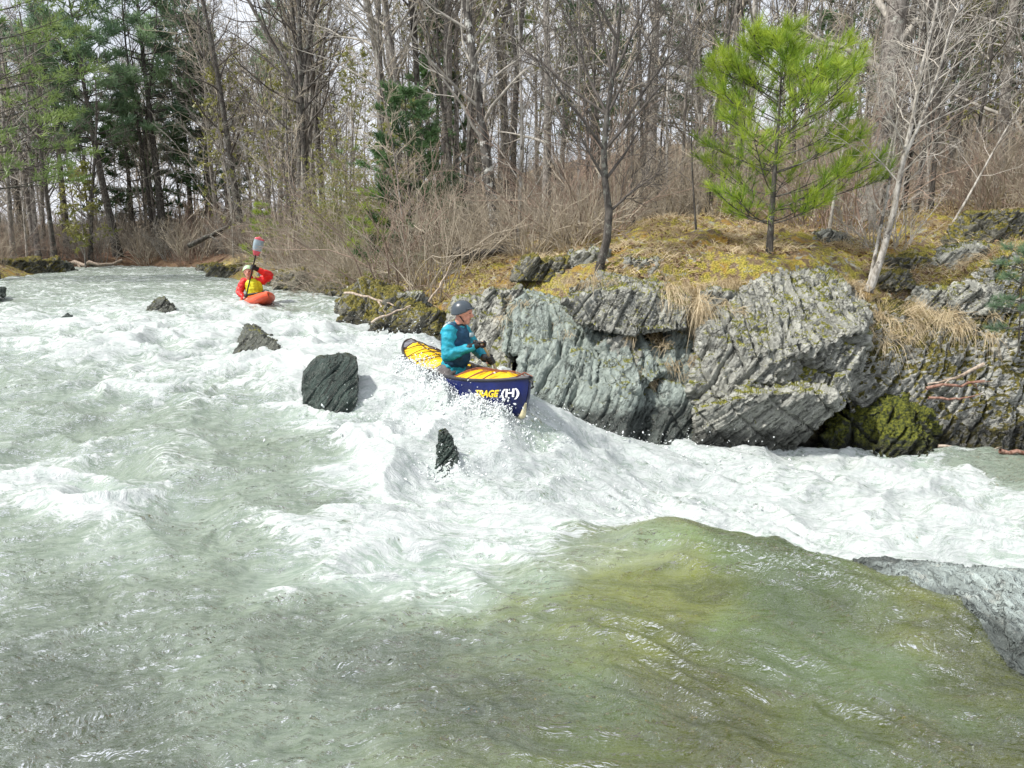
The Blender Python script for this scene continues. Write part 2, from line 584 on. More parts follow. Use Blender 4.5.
def water_surface(X, Y, fine=True):
    base = water_z(X, Y)
    # slight warp of the foam field so its edges are ragged
    wx = fbm2(X * 1.1, Y * 1.1, 3) * .16; wy = fbm2(X * 1.1 + 40, Y * 1.1, 3) * .22
    foam = foam_map(X + wx, Y + wy)
    turb = sstep(.1, .8, foam)
    flow = X * .8 + .3 * fbm2(X * .5, Y * .5, 2)
    big = fbm2(flow * .75, Y * 1.25 + 5, 2)
    rid = 1 - np.abs(noise2(flow * 1.35 + 3.1, Y * 2.2 + .6 * fbm2(X, Y, 2))) * 2
    tl = sstep(.06, .45, foam) * (1 + .55 * sstep(-.2, -1.2, X))
    z = base + tl * (.07 * big + .07 * rid) * np.interp(Y, [2, 5, 8, 11, 14, 18, 40], [.6, .85, 1.35, 1.3, .85, .6, .55])
    # broad smooth swells in the glassy ledge water
    gl = 1 - turb
    z += gl * (.034 * noise2(X * 1.6 + Y * .8, Y * 1.1 - X * .3) + .012 * noise2(X * 3.1 - Y * 1.3 + 9, Y * 2.7))
    if fine:
        m = 1 - np.abs(fbm2(flow * 2.4, Y * 5.0, 3)) * 1.3
        z += turb * .032 * m
        z += turb * .010 * (1 - 2 * np.abs(noise2(flow * 8, Y * 15))) + turb * .003 * noise2(X * 31, Y * 37)
        wa = fbm2(X * 1.7, Y * 1.7, 2) * .5
        r1 = noise2(X * 3.0 + wa + Y * 1.2, Y * 6.5 - X * 1.0 + wa * 2)
        r2 = noise2(X * 9 + wa * 3, Y * 15 - X * 2 + wa * 3)
        r3 = noise2(X * 21 - Y * 5 + wa * 3, Y * 30 + wa * 3)
        # long current streaks over the ledge, bending down to the right
        cs = X * .55 + Y * .95 + .35 * fbm2(X * .8 + 3, Y * .8, 2); cl = X * .9 - Y * .5 + .3 * fbm2(X * .7, Y * .7 + 8, 2)
        stk = (1 - np.abs(noise2(cl * 1.1, cs * 5.0)) * 2)
        stk2 = (1 - np.abs(noise2(cl * 2.4 + 20, cs * 10.0)) * 2)
        rside = sstep(-1.2, .6, X)
        z += gl * rside * (.028 * stk * sstep(-.3, .3, noise2(X * 1.1 + 5, Y * 1.3)) + .009 * stk2)
        # the sheet over the submerged ledge is smoother than the riffle to its left
        calm = .8 + .9 * sstep(.9, -.6, X)
        z += gl * (.013 * r1 + .007 * r2 + .0025 * r3) * calm
    # water heaped against the near side of the canoe, and none inside it
    ex = (X - CANOE[0]) * CANOE[2] + (Y - CANOE[1]) * CANOE[3]; ey = -(X - CANOE[0]) * CANOE[3] + (Y - CANOE[1]) * CANOE[2]
    wd = .37 * np.clip(1 - (np.abs(ex) / 1.53) ** 2.7, 0, 1) ** .8
    out_ = -ey - wd
    near_ = (np.abs(ex) < 1.5) & (ey < .1)
    z = z + np.where(near_, .10 * np.exp(-((out_ - .09) / .10) ** 2) * np.clip(.35 + fbm2(ex * 4.5, ey * 5, 3) * 1.6, 0, 1.3) * np.interp(ex, [-1.4, -.7, -.3, .7, .95, 1.5], [.15, .3, 1, 1, .35, .3]), 0)
    z = np.where((np.abs(ey) < wd - .035) & (np.abs(ex) < 1.12), np.minimum(z, .18), z)
    return z, foam


X, Y, F = fan(-1.05, 1.05, 1150, 1.9, 50, 760)
Z, FM = water_surface(X, Y)
sd_ = shore_dist(X, Y)
Z = np.where(sd_ > .35, Z - .35 * sstep(.35, 1.0, sd_), Z)
Z = Z - np.where(sd_ > 1.2, 1.0, 0)
keep = (sd_ < 1.6).ravel()
Fk = F[keep[F].all(1)]
used = np.zeros(X.size, bool); used[Fk.ravel()] = True
remap = np.cumsum(used) - 1
Vw = np.stack([X, Y, Z], -1).reshape(-1, 3)[used]
lap = np.gradient(np.gradient(Z, axis=0), axis=0)

t = NT('river_water')
p = t.pos()
fa = t.math('MINIMUM', t.attr('foam'), .84)
pw = t.n('VectorMath', operation='ADD', i_0=p)
wn = t.n('TexNoise', i_Scale=1.6, i_Detail=3.0); t.set(wn, 'Vector', p)
sc_ = t.n('VectorMath', operation='SCALE', i_Scale=.55); t.set(sc_, '0', wn.outputs['Color']); t.set(pw, '1', sc_)
st = t.mapping(pw.outputs[0], scale=(.55, 1.9, .9))
na = t.noise(st, 3.0, 7, .66); nb = t.noise(st, 14.0, 5, .65); nc = t.noise(st, 55.0, 3, .65)
rg = t.math('ABSOLUTE', t.math('SUBTRACT', t.noise(st, 5.5, 5, .6), .5))      # thin vein lines where it crosses zero
vein = t.ramp(rg, .040, .0)
rg2 = t.math('ABSOLUTE', t.math('SUBTRACT', t.noise(st, 1.9, 4, .55), .5))
vein = t.math('MAXIMUM', vein, t.math('MULTIPLY', t.ramp(rg2, .05, .0), 1.4))
f = t.math('ADD', fa, t.math('MULTIPLY', t.math('SUBTRACT', na, .5), 1.5))
f = t.math('ADD', f, t.math('MULTIPLY', t.math('SUBTRACT', nb, .5), .9))
f = t.math('ADD', f, t.math('MULTIPLY', t.math('SUBTRACT', nc, .5), .9))
f = t.math('ADD', f, t.math('MULTIPLY', t.math('MULTIPLY', vein, .45), t.ramp(fa, .18, .42)))
crest = t.attr('crest')
f = t.math('ADD', f, t.math('MULTIPLY', crest, .55))
foamf = t.ramp(f, .60, .90)
# aerated body colour
milk = t.ramp(fa, .14, .55)
body = t.mix(t.ramp(na, .35, .65), (.075, .090, .018), (.150, .172, .042))
body = t.mix(t.ramp(t.noise(p, .9, 2), .45, .6), body, (.130, .185, .070))
sx = t.n('SeparateXYZ'); t.set(sx, '0', p)
side = t.math('MAXIMUM', t.ramp(sx.outputs[1], 6.8, 7.8), t.ramp(t.math('ADD', sx.outputs[0], t.math('MULTIPLY', t.math('SUBTRACT', na, .5), 1.6)), .9, -.9))
body = t.mix(side, body, t.mix(t.ramp(nb, .3, .7), (.105, .140, .098), (.200, .240, .185)))
aer = t.mix(t.ramp(nb, .3, .7), (.22, .285, .235), (.365, .42, .375))
body = t.mix(milk, body, aer)
dif = t.n('BsdfDiffuse'); t.set(dif, 'Color', body)
tr = t.n('BsdfTransparent'); t.set(tr, 'Color', (.72, .78, .55, 1))
opq = t.ramp(fa, .04, .20, .40, 1.0)
m1 = t.n('MixShader'); t.set(m1, '0', opq); t.set(m1, '1', tr); t.set(m1, '2', dif)
rip = t.mapping(pw.outputs[0], rot=(0, 0, .22), scale=(.62, 2.3, 1))
def ridge(v, sc_, d_, r_):
    return t.math('SUBTRACT', 1.0, t.math('MULTIPLY', t.math('ABSOLUTE', t.math('SUBTRACT', t.noise(v, sc_, d_, r_), .5)), 4.0))
hb = t.math('ADD', t.math('MULTIPLY', ridge(rip, 5.0, 4, .6), .8), t.math('MULTIPLY', ridge(rip, 14.0, 3, .6), .34))
hb = t.math('ADD', hb, t.math('MULTIPLY', t.noise(rip, 38.0, 3, .6), .05))
nrm = t.bump(hb, 1.0, .06)
gl = t.n('BsdfGlossy'); t.set(gl, 'Color', (1, 1, 1, 1)); t.set(gl, 'Roughness', .03); t.set(gl, 'Normal', nrm)
fr = t.n('Fresnel'); t.set(fr, 'IOR', 1.52); t.set(fr, 'Normal', nrm)
m2 = t.n('MixShader'); t.set(m2, '0', t.math('MINIMUM', t.math('MULTIPLY', fr.outputs[0], 2.5), .95)); t.set(m2, '1', m1.outputs[0]); t.set(m2, '2', gl.outputs[0])
fcol = t.mix(t.ramp(nb, .3, .7), (.39, .44, .42), (.53, .555, .555))
fb = t.bump(t.math('ADD', t.math('MULTIPLY', nb, .7), t.math('MULTIPLY', nc, .3)), .8, .045)
fo = t.bsdf(fcol, .65, fb, .3)
m3 = t.n('MixShader'); t.set(m3, '0', foamf); t.set(m3, '1', m2.outputs[0]); t.set(m3, '2', fo)
M_water = t.done(m3.outputs[0])

base = water_z(X, Y)
cr = np.clip((Z - base - .01) * 7, -.7, 1) * sstep(.1, .4, FM) * sstep(.95, .6, FM)
water = mesh('water', Vw, remap[Fk], M_water, attrs={'foam': FM.ravel()[used], 'crest': cr.ravel()[used]})
tag(water, kind='structure')
# ------------------------------------------------------------------ rock
STRATA = np.array([-.66, -.30, .66]); STRATA /= np.linalg.norm(STRATA)


def rock_mat(name, light, dark, moss=0.3, seams=.75, wet_z=None, scale=1.0, mosscol=((.07, .085, .012), (.26, .25, .035)), lichen=.6, rough=.75):
    t = NT(name)
    p = t.pos()
    # bedding coordinate: noise squeezed along the bedding normal
    e = Vector(STRATA).to_track_quat('Z', 'Y').inverted().to_euler()
    b = t.mapping(t.mapping(p, rot=tuple(e)), scale=(1, 1, 7.0))
    w1 = t.noise(b, 1.3 * scale, 6, .65, .15); w2 = t.noise(b, 4.5 * scale, 5, .65, .2); w3 = t.noise(p, 30.0, 4, .7)
    mid = tuple((a + c) / 2 for a, c in zip(light, dark))
    c = t.mix(t.ramp(w1, .33, .55), dark, mid)
    c = t.mix(t.ramp(w2, .42, .62), c, light)
    big = t.ramp(t.noise(p, 1.3, 4, .6), .40, .62)
    c = t.mix(t.math('MULTIPLY', big, .30), c, dark)
    # thin joint seams
    seam = t.math('MULTIPLY', t.ramp(t.math('ABSOLUTE', t.math('SUBTRACT', t.noise(b, 1.7 * scale, 5, .6, .5), .5)), .022, .004), t.ramp(t.noise(p, 2.0, 3), .42, .58))
    c = t.mix(t.math('MULTIPLY', seam, seams), c, tuple(x * .22 for x in dark))
    # pale lichen spots
    li = t.ramp(t.noise(p, 9.0, 5, .75), .56, .64)
    c = t.mix(t.math('MULTIPLY', li, lichen), c, (.60, .61, .55))
    dk = t.ramp(t.noise(b, 5.5, 5, .75, .3), .60, .66)  # dark slits along the bedding: crack shadow painted into the colour
    c = t.mix(t.math('MULTIPLY', dk, .8), c, (.045, .045, .04))
    dk2 = t.ramp(t.noise(p, 17.0, 4, .7), .60, .68)
    c = t.mix(t.math('MULTIPLY', dk2, .6), c, (.05, .05, .045))
    nz_ = t.n('SeparateXYZ'); t.set(nz_, '0', t.n('NewGeometry').outputs['Normal'])
    mo = t.math('ADD', t.math('MULTIPLY', nz_.outputs[2], .55), t.math('MULTIPLY', t.noise(p, 3.3, 5, .65), .9))
    mo = t.ramp(mo, 1.05 - moss * .62, 1.17 - moss * .62)
    mc = t.mix(t.ramp(t.noise(p, 26.0, 3, .6), .35, .65), *mosscol)
    c = t.mix(mo, c, mc)
    r = rough
    if wet_z is not None:
        z = t.n('SeparateXYZ'); t.set(z, '0', p)
        wz = t.math('ADD', z.outputs[2], t.math('MULTIPLY', t.math('SUBTRACT', t.noise(p, 4.0, 3), .5), .35))
        wet = t.ramp(wz, wet_z + .16, wet_z)
        c = t.mix(t.math('MULTIPLY', wet, .75), c, t.mix(.5, (.02, .022, .02), c, 'MULTIPLY'))
        r = t.math('SUBTRACT', rough, t.math('MULTIPLY', wet, rough - .28))
    h = t.math('ADD', t.math('MULTIPLY', w2, .8), t.math('MULTIPLY', w3, .35))
    h = t.math('SUBTRACT', h, t.math('MULTIPLY', seam, .5))
    return t.done(t.bsdf(c, r, t.bump(h, 1.0, .09), .35))


def hull_bm(pts):
    bm = bmesh.new()
    for p in pts:
        bm.verts.new(p)
    r = bmesh.ops.convex_hull(bm, input=bm.verts)
    junk = [g for g in r['geom_interior'] if isinstance(g, bmesh.types.BMVert)]
    if junk:
        bmesh.ops.delete(bm, geom=junk, context='VERTS')
    return bm


def remesh(me, voxel):
    o = bpy.data.objects.new('tmp', me); COL.objects.link(o)
    m = o.modifiers.new('r', 'REMESH'); m.mode = 'VOXEL'; m.voxel_size = voxel
    dg = bpy.context.evaluated_depsgraph_get()
    r = bpy.data.meshes.new_from_object(o.evaluated_get(dg))
    bpy.data.objects.remove(o)
    return r


def me_np(me):
    V = np.zeros(len(me.vertices) * 3, np.float32); me.vertices.foreach_get('co', V); V = V.reshape(-1, 3).astype(float)
    N = np.zeros(len(me.vertices) * 3, np.float32); me.vertices.foreach_get('normal', N); N = N.reshape(-1, 3).astype(float)
    return V, N


def relax(me, it=1):
    bm = bmesh.new(); bm.from_mesh(me)
    for _ in range(it):
        bmesh.ops.smooth_vert(bm, verts=bm.verts, factor=.5, use_axis_x=True, use_axis_y=True, use_axis_z=True)
    bm.to_mesh(me); bm.free(); me.update()


def strata_disp(V, N, amp, spacing, seed, warp=.09):
    s = STRATA + np.array([0, .0, 0])
    tdist = V @ s + warp * spacing * 4 * fbm3(V * .9 + seed, 3)
    out = 0
    for k, (sp, a) in enumerate(((spacing, 1.0), (spacing * .37, .5), (spacing * .15, .22))):
        q = tdist / sp + .14 * fbm3(V * (1.6 / (k + 1)) + seed * 2 + k, 2)
        layer = np.floor(q); f = q - layer
        # each bed sticks out by its own amount, ramping like a chipped slab
        h = np.sin(layer * 12.9898 + seed) * 43758.5453; h = h - np.floor(h)
        h2 = np.sin((layer + 1) * 12.9898 + seed) * 43758.5453; h2 = h2 - np.floor(h2)
        step = h + (h2 - h) * sstep(.86, 1.0, f)
        notch = -0.9 * np.exp(-((f - .90) / .05) ** 2)
        along = .6 + .8 * (fbm3(V * 1.4 + 31 + k, 2) * .5 + .5)
        out = out + a * (step - .5 + notch) * along
    # cross joints
    j = np.array([.62, -.3, .60]); j = j / np.linalg.norm(j)
    q = (V @ j) / (spacing * 2.6) + .4 * fbm3(V * .8 + seed + 60, 3)
    f = q - np.floor(q)
    out = out - .8 * np.exp(-((f - .5) / .035) ** 2)
    out = out + .55 * fbm3(V * 1.1 + seed, 3)
    # chipped facets: plates of random tilt
    e1 = np.cross(s, [0, 1, 0]); e1 /= np.linalg.norm(e1); e2 = np.cross(s, e1)
    for sp_, a_ in ((spacing * 1.7, .75), (spacing * .7, .40), (spacing * .3, .22)):
        c3 = np.stack([V @ e1 / sp_, V @ e2 / sp_, V @ s / (sp_ * .55)], -1) + .10 * noise3(V * 2.3 + seed)[:, None]
        ci = np.floor(c3)
        hh = np.sin(ci @ np.array([12.99, 78.23, 37.72]) + seed) * 43758.5453; hh = hh - np.floor(hh)
        fr_ = c3 - ci - .5
        out = out + a_ * (hh - .5) + a_ * 1.1 * (fr_[:, 0] * (hh - .5) + fr_[:, 2] * (np.mod(hh * 7.3, 1) - .5))
    out = out + .16 * fbm3(V * 9 + seed, 2)
    return V + N * (1.55 * amp * out)[:, None]


def rock(name, hulls, mat, voxel=.03, amp=.06, spacing=.22, seed=1.0, label=None, cat='rock', group=None, smooth_it=2, soft=1):
    voxel = max(voxel * .72, .008)
    pts_all = []
    mm = bmesh.new()
    tm = bpy.data.meshes.new('t')
    for h in hulls:
        b = hull_bm(h); b.to_mesh(tm); b.free(); mm.from_mesh(tm)
    bpy.data.meshes.remove(tm)
    me = bpy.data.meshes.new(name); mm.to_mesh(me); mm.free()
    me = remesh(me, voxel)
    relax(me, soft)
    V, N = me_np(me)
    V = strata_disp(V, N, amp, spacing, seed)
    me.vertices.foreach_set('co', V.astype(np.float32).ravel()); me.update()
    me.polygons.foreach_set('use_smooth', np.ones(len(me.polygons), bool))
    me.name = name
    c = V.mean(0); c[2] = V[:, 2].min()
    me.transform(Matrix.Translation(-Vector(c)))
    me.materials.clear(); me.materials.append(mat)
    o = link(bpy.data.objects.new(name, me)); o.location = c
    return tag(o, label, cat, group)


def H(*pp, back=None, dy=1.2, dz=0.0):
    """front points (pixel, pixel, distance) plus the same points set back"""
    f = [at(*p) for p in pp]
    b = [q + np.array([q[0] * dy / q[1], dy, dz]) for q in f]
    return f + b


GREY = ((.445, .45, .40), (.155, .16, .145))
GREEN = ((.375, .435, .395), (.16, .19, .175))
DARK = ((.070, .098, .085), (.018, .025, .022))
M_grey = rock_mat('grey_schist', *GREY, moss=.30, wet_z=-.22, lichen=.65)
M_green = rock_mat('green_schist', *GREEN, moss=.18, wet_z=.02, lichen=.30)
M_blotch = rock_mat('blotched_rock', (.60, .60, .55), (.16, .165, .15), moss=.62, wet_z=-.35, lichen=.8, mosscol=((.03, .035, .01), (.20, .17, .03)))
M_mossy = rock_mat('mossy_rock', (.30, .29, .24), (.055, .058, .045), moss=.60, wet_z=.75, lichen=.5, mosscol=((.06, .065, .012), (.25, .21, .04)))
M_mossdark = rock_mat('wet_mossy_rock', (.10, .11, .08), (.02, .025, .016), moss=.88, wet_z=-.45, lichen=.05, mosscol=((.022, .034, .005), (.17, .18, .02)))
M_dark = rock_mat('wet_dark_rock', *DARK, moss=.02, lichen=.10, rough=.2)
M_darkm = rock_mat('wet_streaked_rock', (.16, .17, .14), (.04, .045, .04), moss=.12, lichen=.2, rough=.25)
M_slab = rock_mat('pale_slab', (.44, .51, .49), (.24, .28, .265), moss=-.2, wet_z=-.02, lichen=.45, scale=1.2, seams=.35)

# left part of the cliff behind the canoe: tilted green-grey slabs
rock('cliff_ledge', [
    H((512, 398, 9.3), (540, 425, 8.9), (590, 398, 9.1), (602, 360, 9.6), (560, 338, 10.0), (525, 350, 9.9), dy=1.6),
    H((540, 430, 8.75), (575, 452, 8.55), (612, 452, 8.6), (636, 400, 9.0), (600, 384, 9.2), dy=1.8),
    H((502, 352, 10.2), (530, 356, 10.0), (598, 352, 9.95), (604, 330, 10.3), (560, 306, 10.8), (524, 294, 11.2), (506, 312, 11.0), dy=1.4),
    H((600, 386, 9.25), (640, 392, 9.1), (664, 372, 9.5), (640, 336, 10.2), (604, 340, 10.1), dy=1.4),
    H((606, 452, 8.8), (628, 456, 8.75), (655, 400, 9.3), (640, 392, 9.35), dy=1.4),
    H((640, 456, 8.85), (672, 462, 8.8), (694, 455, 8.95), (698, 395, 9.35), (664, 384, 9.5), dy=1.4),
    H((664, 386, 9.6), (698, 396, 9.45), (700, 340, 10.2), (668, 330, 10.4), dy=1.2),
], M_green, .024, .050, .26, 3.0, 'broad green-grey slab ledge tilting into the white water behind the canoe bow', 'cliff')
rock('cliff_ledge', [H((440, 345, 11.0), (470, 385, 10.3), (505, 395, 9.9), (520, 340, 10.6), (500, 298, 11.4), (455, 300, 11.8), dy=1.2)],
     M_grey, .028, .05, .2, 5.0, 'pale lichen-spotted rock face behind the helmeted canoeist', 'cliff')
rock('rock_block', [H((566, 303, 10.1), (600, 286, 10.3), (655, 291, 10.3), (690, 308, 10.3), (684, 330, 10.0), (625, 336, 9.8), (576, 326, 9.9), dy=1.1, dz=.12)],
     M_grey, .022, .045, .13, 8.0, 'overhanging grey block above the slab ledge, a dark hollow beneath it', 'rock')
rock('rock_block', [H((598, 362, 9.75), (640, 352, 9.8), (640, 372, 9.6), (605, 380, 9.6), dy=.5)],
     M_grey, .018, .03, .1, 9.0, 'small pale stone wedged in dry grass under the overhanging block', 'rock')
# the great rounded boulder: upper mass and the lower ledge it sits on
rock('boulder', [
    # crown and the sunny shoulder falling to the left
    H((702, 336, 9.75), (692, 390, 9.3), (700, 425, 9.1), (735, 400, 9.0), (775, 362, 9.2), (862, 328, 9.75), (866, 318, 10.0), (850, 294, 10.5), (822, 275, 11.0), (790, 268, 11.2), (752, 282, 10.9), (720, 306, 10.4), dy=1.5),
    # shaded right flank under the shoulder
    H((760, 352, 9.3), (735, 405, 9.05), (800, 402, 9.35), (846, 394, 9.6), (868, 350, 9.9), (858, 326, 9.8), dy=1.3),
], M_grey, .022, .060, .17, 13.0, 'great rounded grey boulder with slanting cracks, right of the dry grass gully', 'boulder')
rock('rock_ledge', [
    H((694, 412, 8.95), (735, 398, 8.75), (790, 392, 8.75), (832, 394, 8.8), (844, 406, 8.9), (815, 430, 8.95), (765, 474, 9.1), (700, 474, 8.95), dy=1.4),
], M_grey, .022, .040, .15, 21.0, 'pale wedge-shaped ledge under the great boulder, its foot in the foam', 'rock')
rock('rock_block', [H((828, 398, 9.0), (834, 378, 9.1), (846, 374, 9.1), (852, 392, 9.05), dy=.4)],
     M_grey, .016, .02, .1, 24.0, 'small pale stone perched beside yellow moss on the ledge under the great boulder', 'rock')
rock('boulder', [
    H((812, 480, 9.3), (820, 440, 9.5), (850, 416, 9.55), (895, 404, 9.6), (928, 412, 9.5), (938, 440, 9.3), (925, 478, 9.05), (870, 482, 8.9), dy=1.0),
    H((790, 482, 9.5), (800, 450, 9.7), (840, 425, 9.8), (850, 480, 9.3), dy=.8),
    H((860, 482, 8.85), (880, 430, 9.2), (905, 425, 9.2), (930, 470, 9.05), dy=.6),
], M_mossdark, .026, .075, .2, 34.0, 'dark boulder thick with wet green moss at the foot of the cliff', 'boulder')
rock('cliff_ledge', [
    H((838, 360, 9.9), (850, 415, 9.85), (930, 420, 9.8), (962, 380, 10.0), (945, 330, 10.4), (900, 305, 10.8), (862, 300, 10.7), dy=1.4),
    H((930, 480, 9.5), (925, 410, 9.9), (985, 372, 10.1), (1040, 380, 10.1), (1100, 480, 9.5), (1010, 480, 9.3), dy=1.5),
], M_blotch, .028, .06, .19, 41.0, 'grey folded ledge with water-worn foot at the right end of the cliff', 'cliff')
rock('cliff_ledge', [
    H((935, 350, 10.3), (960, 290, 10.9), (1000, 255, 11.2), (1050, 240, 11.4), (1130, 240, 11.4), (1130, 400, 10.3), (1030, 400, 10.1), (970, 385, 10.2), dy=1.6),
], M_blotch, .032, .075, .24, 55.0, 'upper right outcrop, pale rock blotched with black and yellow moss', 'cliff')
# low mossy stones on the lip of the bank
for k, (px, py, Y, r, lab) in enumerate([
        (885, 282, 11.6, .30, 'round mossy stone right of the pale forked sapling'), (905, 268, 12.2, .34, 'mossy hump behind the round mossy stone'),
        (1000, 232, 12.8, .6, 'yellow mossed dome of rock at the right edge of the bank top'), (640, 268, 11.8, .26, 'lichen-grey stone lying in the straw left of the young pine'),
        (590, 262, 12.6, .34, 'pale stone behind the leaning dark tree'), (830, 240, 13.6, .3, 'low lichen-covered stone between young pine and pale sapling'),
        (545, 272, 12.6, .4, 'mossy hump on the bank top left of the leaning dark tree')]):
    c = at(px, py, Y)
    pts = [c + np.array([r * 1.5 * math.cos(a) * (1 if j else .7), r * 1.1 * math.sin(a) * (1 if j else .7), (-.35 if j else .55) * r]) for j in (0, 1) for a in np.linspace(0, 2 * PI, 9)[:-1] + k]
    rock('mossy_stone', [pts], M_mossy if k not in (3, 4, 5) else M_grey, .03, .05, .15, 60 + k, lab, 'stone', 'mossy stones on the bank top')

for k, (px, py, Y, r, lab) in enumerate([
        (392, 300, 13.4, .30, 'grey stone between the two mossy boulders behind the canoe'), (412, 300, 13.0, .25, 'small pale stone above the canoe stern'),
        (360, 296, 14.2, .3, 'pale-topped stone on the bank right of the arching bush'), (428, 322, 11.9, .3, 'dark stone at the waterline left of the canoeist'),
        (503, 300, 11.6, .3, 'blocky grey stone on top of the pale rock face'), (720, 300, 10.9, .26, 'grey stone in the grass at the left shoulder of the great boulder'),
        (930, 300, 11.2, .32, 'pale flat stone at the end of the hanging straw'), (960, 262, 12.0, .4, 'white-spotted stone below the yellow moss dome'),
        (615, 345, 10.0, .2, 'dark stone wedged in the hollow under the overhanging block'), (980, 300, 10.9, .35, 'blotched rock knob on the right cliff')]):
    c = at(px, py, Y); rr = np.random.default_rng(k)
    pts = [c + np.array([r * rr.uniform(1, 1.7) * math.cos(a) * (1 if j else .7), r * rr.uniform(.7, 1.2) * math.sin(a) * (1 if j else .7), (-.5 if j else rr.uniform(.3, .7)) * r]) for j in (0, 1) for a in np.linspace(0, 2 * PI, 8)[:-1] + k]
    rock('stone', [pts], [M_grey, M_mossy][k in (3, 0)], .022, .04, .12, 160 + k, lab, 'stone', 'loose stones on the bank')

# upstream mossy rocks
rock('mossy_boulder', [H((342, 300, 13.4), (338, 326, 13.2), (375, 330, 12.6), (408, 318, 12.8), (400, 290, 13.4), (365, 280, 14), dy=1.1)], M_mossy, .03, .07, .2, 71,
     'mossy boulder in front of the arching brown bush', 'boulder', 'mossy boulders upstream of the canoe')
rock('mossy_boulder', [H((374, 330, 12.2), (378, 358, 11.9), (410, 360, 11.3), (428, 330, 11.8), (415, 300, 12.4), (390, 300, 12.6), dy=1.0)], M_mossy, .028, .07, .2, 77,
     'dark wet boulder with mossy cap just behind the canoe stern', 'boulder', 'mossy boulders upstream of the canoe')
rock('mossy_boulder', [H((405, 352, 11.2), (430, 362, 10.8), (446, 345, 11), (440, 318, 11.6), (420, 310, 11.9), dy=.9)], M_mossy, .028, .06, .2, 79,
     'low mossy rock at the left shoulder of the canoeist', 'boulder', 'mossy boulders upstream of the canoe')
rock('mossy_boulder', [H((318, 282, 19.5), (322, 298, 19.3), (352, 296, 17.5), (345, 270, 19), dy=1.2)], M_mossy, .04, .08, .25, 82,
     'dark mossy rock under the arching bush at the water edge', 'boulder', 'mossy boulders upstream of the canoe')
for k, (px, py, Y, r, lab) in enumerate([(305, 284, 21, .75, 'long mossy hump right of the orange kayak'), (285, 280, 23.5, .6, 'mossy rock behind the nose of the orange kayak'),
                                         (272, 279, 25, .45, 'grey stone at the water edge behind the kayaker'), (228, 274, 30, .7, 'mossy rock at the bank left of the kayaker'),
                                         (212, 270, 36, .7, 'farthest mossy rock of the right bank, upstream of the kayaker')]):
    c = at(px, py, Y)
    pts = [c + np.array([r * 1.5 * math.cos(a) * (1 if j else .7), r * math.sin(a) * (1 if j else .7), (-.6 if j else .45) * r]) for j in (0, 1) for a in np.linspace(0, 2 * PI, 9)[:-1] + k]
    rock('mossy_boulder', [pts], M_mossy if k != 2 else M_grey, .05, .08, .25, 90 + k, lab, 'boulder', 'mossy boulders upstream of the canoe')
for k, (px, py, Y, r, lab) in enumerate([(12, 268, 33, 1.0, 'mossy rock at the left bank, at the picture edge'), (36, 267, 35, 1.0, 'middle mossy rock of the far left bank'),
                                         (54, 268, 37, .8, 'dark tip rock of the far left bank')]):
    c = at(px, py, Y)
    pts = [c + np.array([r * 1.5 * math.cos(a) * (1 if j else .7), r * math.sin(a) * (1 if j else .7), (-.7 if j else .35) * r]) for j in (0, 1) for a in np.linspace(0, 2 * PI, 9)[:-1] + k]
    rock('mossy_boulder', [pts], M_mossy if k < 2 else M_darkm, .06, .1, .3, 100 + k, lab, 'boulder', 'rocks of the far left bank')

# rocks standing in the rapid
rock('dark_rock', [H((302, 416, 7.75), (304, 376, 7.9), (316, 360, 8.0), (347, 356, 8.05), (356, 360, 8.0), (303, 396, 7.8), (359, 369, 7.95), (358, 398, 7.75), (351, 420, 7.7), (330, 412, 7.62), dy=.35)], M_dark, .014, .016, .22, 111,
     'black wet block of rock standing square in the rapid, pale streak on top', 'rock')
rock('dark_rock', [H((232, 356, 10.5), (240, 340, 10.7), (246, 328, 10.8), (254, 330, 10.7), (286, 354, 10.2), (312, 380, 9.8), (262, 384, 9.8), dy=.9, dz=-.02)], M_darkm, .022, .028, .14, 117,
     'sloping wet rock with foam around it, left of the black block', 'rock')
rock('dark_rock', [H((146, 316, 14.2), (152, 306, 14.4), (165, 299, 14.5), (176, 310, 14.3), (178, 317, 14.2), dy=.6)], M_darkm, .025, .03, .12, 119,
     'small triangular grey rock alone in the upper river', 'rock')
rock('dark_rock', [H((56, 322, 12.8), (68, 313, 13.0), (74, 319, 12.8), dy=.2)], M_dark, .02, .015, .1, 121, 'thin dark sliver of rock in the left of the river', 'rock')
rock('dark_rock', [H((-20, 298, 17.0), (-18, 288, 17.2), (4, 290, 17.0), (7, 297, 16.8), dy=.8)], M_dark, .03, .03, .12, 123, 'dark rock cut by the left picture edge', 'rock')
rock('rock_stump', [H((433, 488, 6.35), (437, 455, 6.45), (455, 452, 6.45), (458, 470, 6.4), (462, 490, 6.3), dy=.2),
                    H((437, 458, 6.42), (438, 432, 6.5), (446, 429, 6.5), (452, 440, 6.5), (452, 462, 6.42), dy=.1),
                    H((454, 490, 6.3), (456, 475, 6.35), (468, 486, 6.3), (466, 492, 6.28), dy=.12)], M_dark, .009, .012, .05, 131,
     'black jagged stump of rock poking out of the foam below the canoe', 'rock')
rock('dark_rock', [H((412, 436, 7.3), (420, 427, 7.45), (430, 436, 7.3), dy=.2)], M_dark, .014, .02, .06, 133, 'small dark stone showing through foam above the jagged stump', 'rock')

